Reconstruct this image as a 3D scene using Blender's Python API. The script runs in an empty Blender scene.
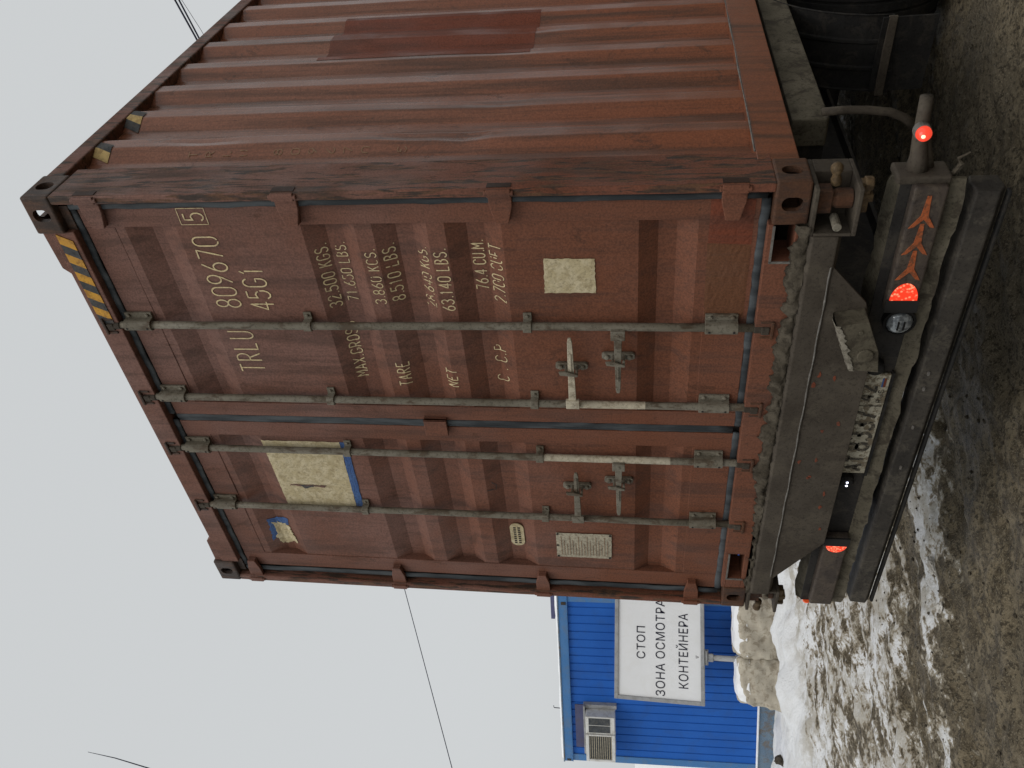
import bpy, bmesh, math, random
import numpy as np
from mathutils import Vector, Matrix, noise as mnoise

random.seed(7); np.random.seed(7)
scene = bpy.context.scene
col = scene.collection

# ------------------------------------------------------------------ camera
H0 = 1.10                                   # underside of the container above the ground
FPX = 835.65                                # focal length in pixels
CAM = Vector((2.6163, -2.5731, 0.5584 + H0))
YAW, PITCH, ROLL = math.radians(-41.8437), math.radians(8.6248), math.radians(0.921)
cf = Vector((math.sin(YAW)*math.cos(PITCH), math.cos(YAW)*math.cos(PITCH), math.sin(PITCH)))
cr0 = Vector((math.cos(YAW), -math.sin(YAW), 0)); cu0 = cr0.cross(cf)
cr = cr0*math.cos(ROLL) + cu0*math.sin(ROLL)
cu = -cr0*math.sin(ROLL) + cu0*math.cos(ROLL)
cam_d = bpy.data.cameras.new('camera'); cam = bpy.data.objects.new('camera', cam_d); col.objects.link(cam)
cx, cy, cz = -cu, cr, -cf                   # the photograph was taken with the phone on its side
cam.matrix_world = Matrix(((cx.x, cy.x, cz.x, CAM.x), (cx.y, cy.y, cz.y, CAM.y), (cx.z, cy.z, cz.z, CAM.z), (0, 0, 0, 1)))
cam_d.sensor_fit = 'HORIZONTAL'; cam_d.sensor_width = 36; cam_d.lens = FPX*36/1024
cam_d.clip_start = 0.05; cam_d.clip_end = 3000
scene.camera = cam
scene.render.resolution_x = 1024; scene.render.resolution_y = 768

# ------------------------------------------------------------------ sky (overcast) and sun
SUN_EL, SUN_AZ = math.radians(60), math.radians(150)
world = bpy.data.worlds.new('World'); scene.world = world; world.use_nodes = True
wn, wl = world.node_tree.nodes, world.node_tree.links
for n in list(wn): wn.remove(n)
wo = wn.new('ShaderNodeOutputWorld'); wb = wn.new('ShaderNodeBackground'); wb.inputs['Strength'].default_value = 1.0
sky = wn.new('ShaderNodeTexSky'); sky.sky_type = 'NISHITA'; sky.sun_disc = False
sky.sun_elevation = SUN_EL; sky.sun_rotation = SUN_AZ; sky.dust_density = 4.0
hs = wn.new('ShaderNodeHueSaturation'); hs.inputs['Saturation'].default_value = 0.25; hs.inputs['Value'].default_value = 0.10
mx = wn.new('ShaderNodeMix'); mx.data_type = 'RGBA'; mx.inputs[0].default_value = 0.88
mx.inputs[7].default_value = (0.660, 0.682, 0.692, 1)
wl.new(sky.outputs[0], hs.inputs['Color']); wl.new(hs.outputs[0], mx.inputs[6]); wl.new(mx.outputs[2], wb.inputs['Color'])
wl.new(wb.outputs[0], wo.inputs['Surface'])
sun_d = bpy.data.lights.new('sun', 'SUN'); sun_d.energy = 1.5; sun_d.angle = math.radians(45); sun_d.color = (1, 0.97, 0.93)
sun = bpy.data.objects.new('sun', sun_d); col.objects.link(sun)
sd = Vector((math.sin(SUN_AZ)*math.cos(SUN_EL), math.cos(SUN_AZ)*math.cos(SUN_EL), math.sin(SUN_EL)))
sun.rotation_euler = sd.to_track_quat('Z', 'Y').to_euler(); sun.location = (3, -6, 12)
vs = scene.view_settings
vs.view_transform = 'Standard'; vs.look = 'None'; vs.exposure = 0.0; vs.gamma = 1.0; vs.use_curve_mapping = False

# ------------------------------------------------------------------ pixel -> place
def ray(px, py):
    X, Y = 768-py, px
    return cf + cr*((X-384)/FPX) - cu*((Y-512)/FPX)
def on_y(px, py, y): d = ray(px, py); return CAM + d*((y-CAM.y)/d.y)
def on_x(px, py, x): d = ray(px, py); return CAM + d*((x-CAM.x)/d.x)
def on_z(px, py, z): d = ray(px, py); return CAM + d*((z-CAM.z)/d.z)
def at_depth(px, py, t): return CAM + ray(px, py)*t
def on_plane(px, py, o, n): d = ray(px, py); return CAM + d*((o-CAM).dot(n)/d.dot(n))

# ------------------------------------------------------------------ materials
MATS = {}
class NT:
    def __init__(s, name):
        s.m = bpy.data.materials.new(name); s.m.use_nodes = True; s.t = s.m.node_tree; s.n = s.t.nodes
        s.b = s.n['Principled BSDF']; s.pos = s.n.new('ShaderNodeNewGeometry').outputs['Position']; MATS[name] = s.m
    def link(s, a, b): s.t.links.new(a, b)
    def noise(s, scale=(1, 1, 1), nscale=5, detail=5, rough=0.55, off=0.0, dist=0.0):
        mp = s.n.new('ShaderNodeMapping'); mp.inputs['Scale'].default_value = scale; mp.inputs['Location'].default_value = (off, off*1.7, off*.6)
        s.link(s.pos, mp.inputs['Vector'])
        nz = s.n.new('ShaderNodeTexNoise'); nz.inputs['Scale'].default_value = nscale; nz.inputs['Detail'].default_value = detail
        nz.inputs['Roughness'].default_value = rough; nz.inputs['Distortion'].default_value = dist
        s.link(mp.outputs[0], nz.inputs['Vector']); return nz.outputs['Fac']
    def ramp(s, v, a, b, lo=0.0, hi=1.0):
        r = s.n.new('ShaderNodeMapRange'); r.interpolation_type = 'SMOOTHSTEP'
        for i, q in zip(('From Min', 'From Max', 'To Min', 'To Max'), (a, b, lo, hi)): r.inputs[i].default_value = q
        s.link(v, r.inputs['Value']); return r.outputs['Result']
    def mix(s, f, a, b, mode='MIX'):
        m = s.n.new('ShaderNodeMix'); m.data_type = 'RGBA'; m.blend_type = mode
        if isinstance(f, (int, float)): m.inputs[0].default_value = f
        else: s.link(f, m.inputs[0])
        for i, q in ((6, a), (7, b)):
            if isinstance(q, (tuple, list)): m.inputs[i].default_value = (*q[:3], 1)
            else: s.link(q, m.inputs[i])
        return m.outputs[2]
    def math(s, op, a, b):
        m = s.n.new('ShaderNodeMath'); m.operation = op
        for i, q in enumerate((a, b)):
            if isinstance(q, (int, float)): m.inputs[i].default_value = q
            else: s.link(q, m.inputs[i])
        return m.outputs[0]
    def sep(s, axis):
        x = s.n.new('ShaderNodeSeparateXYZ'); s.link(s.pos, x.inputs[0]); return x.outputs[axis]
    def attr(s, name):
        a = s.n.new('ShaderNodeAttribute'); a.attribute_name = name; return a.outputs['Fac']
    def bump(s, h, strength=0.3, dist=0.004):
        b = s.n.new('ShaderNodeBump'); b.inputs['Strength'].default_value = strength; b.inputs['Distance'].default_value = dist
        s.link(h, b.inputs['Height']); s.link(b.outputs[0], s.b.inputs['Normal'])
    def out(s, c, rough=0.6, metal=0.0, spec=0.4):
        if isinstance(c, (tuple, list)): s.b.inputs['Base Color'].default_value = (*c[:3], 1)
        else: s.link(c, s.b.inputs['Base Color'])
        if isinstance(rough, (int, float)): s.b.inputs['Roughness'].default_value = rough
        else: s.link(rough, s.b.inputs['Roughness'])
        s.b.inputs['Metallic'].default_value = metal; s.b.inputs['Specular IOR Level'].default_value = spec
        return s.m

def paint(name, faded, deep, grime, grime_amt=0.5, rust_amt=0.5, stretch=(9, 9, 0.9), g0=0.47, g1=0.66, flake=0.0, gloss=(0.42, 0.68), spec=0.22):
    s = NT(name)
    c = s.mix(s.ramp(s.noise(nscale=1.3, detail=4), 0.38, 0.62), faded, deep)
    lowz = s.ramp(s.math('ADD', s.sep(2), s.math('MULTIPLY', s.math('SUBTRACT', s.noise(nscale=1.1, off=3), 0.5), 1.6)), 1.6, 3.3)
    c = s.mix(lowz, s.mix(0.8, c, (deep[0]*1.0, deep[1]*0.80, deep[2]*0.58)), c)            # dust film washed off lower down
    st = s.ramp(s.noise(stretch, 1.6, 8, 0.64, 1.0), g0, g1, 0, grime_amt)                       # run-off streaks
    c = s.mix(st, c, grime)
    st2 = s.ramp(s.noise((stretch[0]*3, stretch[1]*3, stretch[2]*1.6), 1.9, 6, 0.6, 6.0), 0.50, 0.68, 0, grime_amt*0.45)
    c = s.mix(st2, c, grime)
    blot = s.ramp(s.noise((1, 1, 0.55), 6.5, 9, 0.72, 5, 0.8), 0.585, 0.66, 0, rust_amt)
    c = s.mix(blot, c, (0.070, 0.030, 0.017))
    fine = s.ramp(s.noise(nscale=48, detail=6, rough=0.75, off=9), 0.58, 0.68, 0, rust_amt*0.8)
    c = s.mix(fine, c, (0.045, 0.024, 0.016))
    h = s.math('ADD', s.noise(nscale=26, detail=8, rough=0.65), s.math('MULTIPLY', blot, -0.5))
    if flake:
        fl = s.ramp(s.noise((26, 26, 3.2), 1.5, 8, 0.62, 12.0, 0.6), 0.50, 0.56, 0, flake)
        c = s.mix(fl, c, s.mix(s.ramp(s.noise((20, 20, 5), 2.2, 6, 0.6, 2.0), 0.42, 0.6), (0.036, 0.026, 0.020), (0.105, 0.052, 0.028)))
        h = s.math('ADD', h, s.math('MULTIPLY', fl, -0.8))
    grain = s.ramp(s.noise(nscale=130, detail=3, off=2), 0.30, 0.70, 0.74, 1.26)
    gc = s.n.new('ShaderNodeCombineColor'); [s.link(grain, gc.inputs[q]) for q in range(3)]
    c = s.mix(0.75, c, s.mix(1.0, c, gc.outputs[0], 'MULTIPLY'))
    s.bump(h, 0.28, 0.004)
    rg = s.math('ADD', s.ramp(s.noise(nscale=4, detail=6, off=7), 0.35, 0.65, gloss[0], gloss[1]), s.math('MULTIPLY', s.math('SUBTRACT', 1.0, lowz), 0.16))
    return s.out(c, rg, 0, spec)

paint('container_paint', (0.162, 0.084, 0.065), (0.142, 0.062, 0.041), (0.070, 0.036, 0.026), 0.62, 0.62, (9, 9, 0.9))
paint('side_paint', (0.202, 0.086, 0.052), (0.188, 0.071, 0.038), (0.060, 0.030, 0.018), 0.74, 0.70, (9, 9, 0.40), gloss=(0.17, 0.32), spec=0.30)
paint('post_paint', (0.178, 0.092, 0.070), (0.140, 0.056, 0.037), (0.050, 0.032, 0.022), 0.75, 0.8, (7, 7, 1.2), flake=0.95)
paint('casting_rust', (0.066, 0.050, 0.043), (0.078, 0.038, 0.021), (0.028, 0.021, 0.018), 0.8, 0.8, (6, 6, 3), flake=0.5)
paint('repaint_red', (0.165, 0.055, 0.034), (0.150, 0.048, 0.030), (0.070, 0.032, 0.022), 0.55, 0.5)
paint('repaint_ochre', (0.132, 0.068, 0.041), (0.118, 0.057, 0.034), (0.095, 0.05, 0.034), 0.3, 0.2)
paint('notch_shade', (0.040, 0.024, 0.018), (0.030, 0.018, 0.014), (0.02, 0.012, 0.01), 0.3, 0.2)  # shade inside the hinge recess put into the colour

s = NT('gasket_rubber')
s.out(s.mix(s.ramp(s.noise((6, 6, 1.5), 3, 6), 0.35, 0.7), (0.020, 0.024, 0.027), (0.066, 0.074, 0.079)), 0.62, 0, 0.25)
s.bump(s.noise(nscale=60), 0.3, 0.002)

def metal_dirty(name, a, b, dirt, nscale=6, amt=0.8, rough=0.6, bump=0.35, scale=(1, 1, 1), lo=0.48, hi=0.62, metal=0.0, speck=1.0, spec=0.14):
    s = NT(name)
    c = s.mix(s.ramp(s.noise(scale, nscale, 7, 0.62), 0.38, 0.62), a, b)
    c = s.mix(s.ramp(s.noise(scale, nscale*2.3, 9, 0.70, 4, 0.5), lo, hi, 0, amt), c, dirt)
    c = s.mix(s.ramp(s.noise(nscale=85, detail=5, rough=0.7, off=8), 0.50, 0.66, 0, speck*min(1.0, 0.35+amt*0.4)), c, tuple(q*0.42 for q in a))
    s.bump(s.noise(nscale=42, detail=8, rough=0.68), bump, 0.004)
    return s.out(c, rough, metal, spec)
metal_dirty('galvanised', (0.138, 0.122, 0.092), (0.182, 0.165, 0.130), (0.072, 0.050, 0.032), 8, 0.85, 0.5, 0.25, (1, 1, 0.5))
metal_dirty('rod_pale', (0.46, 0.41, 0.31), (0.38, 0.34, 0.26), (0.20, 0.16, 0.11), 14, 0.7, 0.6, 0.3)
metal_dirty('chassis_grime', (0.046, 0.037, 0.028), (0.064, 0.053, 0.041), (0.092, 0.077, 0.057), 3.5, 0.45, 0.7, 0.45)
metal_dirty('underrun_steel', (0.026, 0.023, 0.020), (0.046, 0.040, 0.033), (0.088, 0.077, 0.060), 5, 0.55, 0.6, 0.45)
metal_dirty('chassis_dark', (0.020, 0.018, 0.017), (0.032, 0.029, 0.026), (0.060, 0.051, 0.040), 4, 0.5, 0.65, 0.4)
metal_dirty('beam_mud', (0.082, 0.071, 0.050), (0.112, 0.097, 0.070), (0.036, 0.029, 0.021), 5, 0.85, 0.85, 0.6)
metal_dirty('caked_mud', (0.052, 0.043, 0.031), (0.082, 0.069, 0.051), (0.024, 0.019, 0.013), 9, 0.7, 0.9, 1.0)
metal_dirty('rubber', (0.012, 0.0115, 0.011), (0.018, 0.017, 0.016), (0.036, 0.031, 0.025), 5, 0.6, 0.75, 0.4)
metal_dirty('lit_edge_mud', (0.15, 0.135, 0.105), (0.21, 0.19, 0.155), (0.06, 0.05, 0.038), 14, 0.8, 0.9, 1.0)  # pale mud with the light on the bracket edge put into its colour
metal_dirty('dirty_ice', (0.60, 0.585, 0.55), (0.50, 0.475, 0.43), (0.30, 0.26, 0.20), 16, 0.7, 0.7, 0.8)
metal_dirty('brass_rust', (0.095, 0.062, 0.032), (0.130, 0.090, 0.046), (0.045, 0.030, 0.018), 14, 0.7, 0.55, 0.5)
metal_dirty('weld_line', (0.165, 0.155, 0.14), (0.12, 0.11, 0.10), (0.085, 0.075, 0.06), 20, 0.6, 0.6, 0.4)
metal_dirty('grey_steel', (0.26, 0.265, 0.27), (0.33, 0.335, 0.34), (0.20, 0.19, 0.17), 5, 0.5, 0.5, 0.15, speck=0.3)
metal_dirty('lamp_body', (0.050, 0.040, 0.034), (0.070, 0.054, 0.043), (0.095, 0.076, 0.056), 6, 0.6, 0.5, 0.3)
metal_dirty('stencil_paint', (0.62, 0.50, 0.28), (0.56, 0.46, 0.28), (0.36, 0.26, 0.16), 25, 0.7, 0.7, 0.2)
metal_dirty('chalk', (0.27, 0.18, 0.115), (0.23, 0.15, 0.10), (0.20, 0.12, 0.07), 25, 0.7, 0.9, 0.2)
metal_dirty('paper', (0.44, 0.37, 0.225), (0.52, 0.45, 0.30), (0.28, 0.22, 0.12), 18, 0.55, 0.8, 0.4)
metal_dirty('data_plate', (0.40, 0.36, 0.27), (0.34, 0.305, 0.23), (0.20, 0.165, 0.12), 26, 0.75, 0.55, 0.4)
metal_dirty('blue_print', (0.045, 0.095, 0.24), (0.06, 0.12, 0.27), (0.05, 0.07, 0.13), 14, 0.5, 0.6, 0.2)
metal_dirty('hazard_yellow', (0.56, 0.29, 0.04), (0.48, 0.25, 0.05), (0.22, 0.11, 0.03), 14, 0.6, 0.6, 0.2)
metal_dirty('hazard_cream', (0.50, 0.36, 0.15), (0.44, 0.31, 0.13), (0.22, 0.14, 0.06), 14, 0.6, 0.6, 0.2)
metal_dirty('hazard_black', (0.045, 0.048, 0.05), (0.075, 0.075, 0.075), (0.11, 0.08, 0.06), 14, 0.4, 0.6, 0.2)
metal_dirty('plate_white', (0.40, 0.37, 0.29), (0.32, 0.29, 0.22), (0.15, 0.12, 0.08), 13, 1.0, 0.6, 0.4, (1, 1, 1), 0.47, 0.55)
metal_dirty('plate_ink', (0.040, 0.036, 0.03), (0.06, 0.052, 0.042), (0.20, 0.17, 0.12), 30, 0.85, 0.6, 0.2)
metal_dirty('cabin_blue', (0.016, 0.098, 0.39), (0.018, 0.108, 0.42), (0.026, 0.085, 0.28), 1.5, 0.35, 0.55, 0.05, speck=0.3)
metal_dirty('cabin_trim', (0.060, 0.170, 0.37), (0.072, 0.185, 0.39), (0.105, 0.17, 0.27), 3, 0.6, 0.6, 0.1, speck=0.3)
metal_dirty('trim_weathered', (0.13, 0.19, 0.26), (0.16, 0.22, 0.28), (0.16, 0.125, 0.09), 4, 0.8, 0.7, 0.2)
metal_dirty('sign_white', (0.72, 0.73, 0.74), (0.70, 0.71, 0.72), (0.64, 0.64, 0.62), 2, 0.25, 0.4, 0.03, speck=0.0)
metal_dirty('sign_ink', (0.010, 0.011, 0.025), (0.012, 0.013, 0.028), (0.015, 0.015, 0.03), 3, 0.3, 0.5, 0.02, speck=0.0)
metal_dirty('ac_white', (0.62, 0.62, 0.60), (0.56, 0.56, 0.53), (0.36, 0.33, 0.28), 6, 0.5, 0.5, 0.1, speck=0.3)
metal_dirty('ac_dark', (0.045, 0.05, 0.055), (0.07, 0.075, 0.08), (0.12, 0.115, 0.10), 12, 0.5, 0.6, 0.2)
metal_dirty('purple_tin', (0.075, 0.080, 0.155), (0.09, 0.095, 0.17), (0.10, 0.09, 0.10), 5, 0.4, 0.6, 0.1, speck=0.3)
metal_dirty('cable_black', (0.018, 0.020, 0.035), (0.022, 0.025, 0.045), (0.03, 0.03, 0.04), 2, 0.3, 0.6, 0.05)
metal_dirty('concrete', (0.40, 0.36, 0.29), (0.47, 0.43, 0.35), (0.21, 0.175, 0.125), 5, 0.75, 0.9, 0.9, speck=0.3)
metal_dirty('arrow_orange', (0.38, 0.10, 0.036), (0.30, 0.08, 0.03), (0.11, 0.055, 0.032), 22, 0.85, 0.5, 0.2)
s = NT('interior_black'); s.out((0.012, 0.011, 0.010), 0.9)

s = NT('led_red')
s.b.inputs['Emission Strength'].default_value = 1.25
dots = s.n.new('ShaderNodeTexVoronoi'); dots.inputs['Scale'].default_value = 95; s.link(s.pos, dots.inputs['Vector'])
c = s.mix(s.ramp(dots.outputs['Distance'], 0.15, 0.6), (1.0, 0.30, 0.16), (0.60, 0.035, 0.012))
s.link(c, s.b.inputs['Emission Color']); s.out((0.5, 0.02, 0.01), 0.25)
s = NT('marker_red'); s.out((0.6, 0.03, 0.02), 0.2, 0, 0.5)
s.b.inputs['Emission Color'].default_value = (1.0, 0.075, 0.035, 1); s.b.inputs['Emission Strength'].default_value = 0.75
s = NT('marker_core'); s.out((0.8, 0.3, 0.2), 0.2, 0, 0.5)
s.b.inputs['Emission Color'].default_value = (1.0, 0.45, 0.30, 1); s.b.inputs['Emission Strength'].default_value = 2.2
s = NT('plate_led'); s.out((0.8, 0.8, 0.9), 0.3)
s.b.inputs['Emission Color'].default_value = (0.75, 0.78, 1.0, 1); s.b.inputs['Emission Strength'].default_value = 3.0
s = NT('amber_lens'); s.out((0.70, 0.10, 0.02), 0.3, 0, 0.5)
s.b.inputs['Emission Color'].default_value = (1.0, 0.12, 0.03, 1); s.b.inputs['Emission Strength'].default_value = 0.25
s = NT('clear_lens'); s.out(s.mix(s.ramp(s.noise(nscale=60), 0.4, 0.6), (0.30, 0.32, 0.33), (0.12, 0.13, 0.14)), 0.12, 0.3, 0.6)
s = NT('snow')
s.out(s.mix(s.ramp(s.noise(nscale=7, detail=7), 0.35, 0.7), (0.78, 0.795, 0.815), (0.68, 0.685, 0.69)), 0.7)
s.bump(s.noise(nscale=25, detail=6), 0.5, 0.01)

# ground: churned frozen mud with trodden snow
s = NT('ground_mud_snow')
sn = s.attr('snow')
# directions along the tyre tracks
mp = s.n.new('ShaderNodeMapping'); mp.inputs['Rotation'].default_value = (0, 0, math.radians(22)); mp.inputs['Scale'].default_value = (3.0, 0.8, 1)
s.link(s.pos, mp.inputs['Vector'])
tn = s.n.new('ShaderNodeTexNoise'); tn.inputs['Scale'].default_value = 2.6; tn.inputs['Detail'].default_value = 9; tn.inputs['Roughness'].default_value = 0.68
s.link(mp.outputs[0], tn.inputs['Vector'])
gr = s.noise(nscale=38, detail=8, rough=0.72)
md = s.noise(nscale=9, detail=8, rough=0.7, off=2)
mask = s.math('ADD', s.math('ADD', sn, s.math('MULTIPLY', s.math('SUBTRACT', tn.outputs['Fac'], 0.5), 2.3)),
              s.math('ADD', s.math('MULTIPLY', s.math('SUBTRACT', gr, 0.5), 1.0), s.math('MULTIPLY', s.math('SUBTRACT', md, 0.5), 1.5)))
mud = s.mix(s.ramp(md, 0.40, 0.60), (0.066, 0.050, 0.029), (0.205, 0.165, 0.105))
mud = s.mix(s.ramp(s.noise(nscale=1.2, detail=5, off=6), 0.4, 0.65), mud, (0.118, 0.096, 0.064))
mud = s.mix(s.ramp(gr, 0.49, 0.58, 0, 0.85), mud, (0.030, 0.023, 0.014))
mud = s.mix(s.ramp(s.noise(nscale=110, detail=4, rough=0.7, off=11), 0.54, 0.62, 0, 0.65), mud, (0.25, 0.215, 0.15))
slush = s.mix(s.ramp(md, 0.4, 0.62), (0.25, 0.205, 0.14), (0.40, 0.355, 0.275))
white = s.mix(s.ramp(s.noise((1, 1, 1), 4, 9, 0.7, 4), 0.42, 0.60), (0.72, 0.73, 0.74), (0.44, 0.415, 0.365))
c = s.mix(s.ramp(mask, 0.38, 0.52), mud, slush)
c = s.mix(s.ramp(mask, 0.56, 0.74), c, white)
c = s.mix(s.ramp(sn, 0.92, 1.15, 0, 0.75), c, (0.76, 0.775, 0.79))
wet = s.ramp(s.noise((1, 1, 1), 1.7, 7, 0.65, 21), 0.42, 0.60, 0.48, 0.88)
s.out(c, s.math('MAXIMUM', wet, s.ramp(mask, 0.35, 0.5, 0.0, 0.8)), 0, 0.22)
s.bump(s.math('ADD', s.math('MULTIPLY', gr, 0.8), s.math('ADD', md, s.math('MULTIPLY', s.ramp(mask, 0.3, 0.6), 0.35))), 0.9, 0.026)

# ------------------------------------------------------------------ mesh helpers
def tag(o, label, cat, group=None, kind=None):
    if label: o['label'] = label
    if cat: o['category'] = cat
    if group: o['group'] = group
    if kind: o['kind'] = kind
    return o
def empty(name, loc):
    o = bpy.data.objects.new(name, None); o.location = loc; o.empty_display_size = 0.2; col.objects.link(o); return o
def world_origin(o):
    v = Vector(o.location)
    return v if o.parent is None else v + world_origin(o.parent)

class MB:
    def __init__(s): s.bm = bmesh.new(); s.mi = 0
    def _f(s, vs):
        try:
            f = s.bm.faces.new(vs); f.material_index = s.mi; return f
        except ValueError: return None
    def box(s, x0, x1, y0, y1, z0, z1, M=None):
        v = [Vector((x, y, z)) for x in (x0, x1) for y in (y0, y1) for z in (z0, z1)]
        if M is not None: v = [M @ q for q in v]
        v = [s.bm.verts.new(q) for q in v]
        for f in ((0, 1, 3, 2), (4, 6, 7, 5), (0, 4, 5, 1), (2, 3, 7, 6), (0, 2, 6, 4), (1, 5, 7, 3)): s._f([v[i] for i in f])
        return s
    def prism(s, poly, axis, a, b, M=None):
        """poly: list of 2d points in the plane across axis (0: y,z  1: x,z  2: x,y), extruded from a to b"""
        def P(p, t):
            q = {0: (t, p[0], p[1]), 1: (p[0], t, p[1]), 2: (p[0], p[1], t)}[axis]; q = Vector(q)
            return M @ q if M is not None else q
        A = [s.bm.verts.new(P(p, a)) for p in poly]; B = [s.bm.verts.new(P(p, b)) for p in poly]
        s._f(A); s._f(B[::-1]); n = len(poly)
        for i in range(n): s._f([A[i], B[i], B[(i+1) % n], A[(i+1) % n]])
        return s
    def tube(s, pts, r, seg=10, caps=True):
        pts = [Vector(p) for p in pts]; rs = r if isinstance(r, (list, tuple)) else [r]*len(pts); rings = []
        up = None
        for i, p in enumerate(pts):
            t = (pts[min(i+1, len(pts)-1)] - pts[max(i-1, 0)]).normalized()
            if up is None: up = t.orthogonal().normalized()
            up = (up - t*up.dot(t)).normalized(); sd_ = t.cross(up)
            rings.append([s.bm.verts.new(p + (up*math.cos(a) + sd_*math.sin(a))*rs[i]) for a in [2*math.pi*k/seg for k in range(seg)]])
        for i in range(len(rings)-1):
            for k in range(seg): s._f([rings[i][k], rings[i][(k+1) % seg], rings[i+1][(k+1) % seg], rings[i+1][k]])
        if caps: s._f(rings[0][::-1]); s._f(rings[-1])
        return s
    def lathe(s, prof, origin, axis, seg=32, cap=True):
        """prof: list of (radius, along)"""
        ax = Vector(axis).normalized(); u = ax.orthogonal().normalized(); w = ax.cross(u); o = Vector(origin); rings = []
        for r, h in prof: rings.append([s.bm.verts.new(o + ax*h + (u*math.cos(a) + w*math.sin(a))*r) for a in [2*math.pi*k/seg for k in range(seg)]])
        for i in range(len(rings)-1):
            for k in range(seg): s._f([rings[i][k], rings[i][(k+1) % seg], rings[i+1][(k+1) % seg], rings[i+1][k]])
        if cap: s._f(rings[0][::-1]); s._f(rings[-1])
        return s
    def grid(s, rows):
        """rows: list of lists of points"""
        V = [[s.bm.verts.new(p) for p in r] for r in rows]
        for i in range(len(V)-1):
            for j in range(len(V[0])-1): s._f([V[i][j], V[i][j+1], V[i+1][j+1], V[i+1][j]])
        return s
    def build(s, name, mat, parent=None, bevel=0.0, smooth=False, solid=0.0, seg=2, fix=True):
        me = bpy.data.meshes.new(name)
        o0 = world_origin(parent) if parent else Vector((0, 0, 0))
        if fix: bmesh.ops.recalc_face_normals(s.bm, faces=s.bm.faces)
        if parent: bmesh.ops.translate(s.bm, verts=s.bm.verts, vec=-o0)
        s.bm.to_mesh(me); s.bm.free()
        for m in (mat if isinstance(mat, (list, tuple)) else [mat]): me.materials.append(MATS[m])
        if smooth:
            for p in me.polygons: p.use_smooth = True
        o = bpy.data.objects.new(name, me); col.objects.link(o)
        if parent: o.parent = parent
        if solid:
            md_ = o.modifiers.new('thickness', 'SOLIDIFY'); md_.thickness = solid; md_.offset = -1
        if bevel:
            b = o.modifiers.new('bevel', 'BEVEL'); b.width = bevel; b.segments = seg; b.limit_method = 'ANGLE'; b.angle_limit = math.radians(35)
        return o
def top_mesh(mb, name, mat, loc, **k):
    """one-mesh thing with its origin at loc"""
    loc = Vector(loc); bmesh.ops.translate(mb.bm, verts=mb.bm.verts, vec=-loc)
    o = mb.build(name, mat, None, **k); o.location = loc; return o
def fbm(p, o=4, lac=2.0):
    return mnoise.fractal(Vector(p), 0.9, lac, o)

# ================================================================== GROUND
def vnoise(X, Y, seed):
    rng = np.random.RandomState(seed); T = rng.rand(256, 256)
    xi, yi = np.floor(X).astype(int), np.floor(Y).astype(int); xf, yf = X-xi, Y-yi
    xf = xf*xf*(3-2*xf); yf = yf*yf*(3-2*yf)
    g = lambda a, b: T[a % 256, b % 256]
    return (g(xi, yi)*(1-xf)+g(xi+1, yi)*xf)*(1-yf) + (g(xi, yi+1)*(1-xf)+g(xi+1, yi+1)*xf)*yf - 0.5
def nfbm(X, Y, seed, o=5, g=0.5):
    r = 0; a = 1
    for k in range(o): r = r + a*vnoise(X*2**k + 17.3*k, Y*2**k + 9.1*k, seed+k); a *= g
    return r
sst = lambda e0, e1, v: (lambda t: t*t*(3-2*t))(np.clip((v-e0)/(e1-e0), 0, 1))
def axis_pts(lo, hi, d, grow, far):
    a = list(np.arange(lo, hi+d/2, d)); st = d; L = [lo]; R = [a[-1]]
    while L[-1] > -far: st *= grow; L.append(L[-1]-st)
    st = d
    while R[-1] < far: st *= grow; R.append(R[-1]+st)
    return np.array(L[:0:-1] + a + R[1:])
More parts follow.
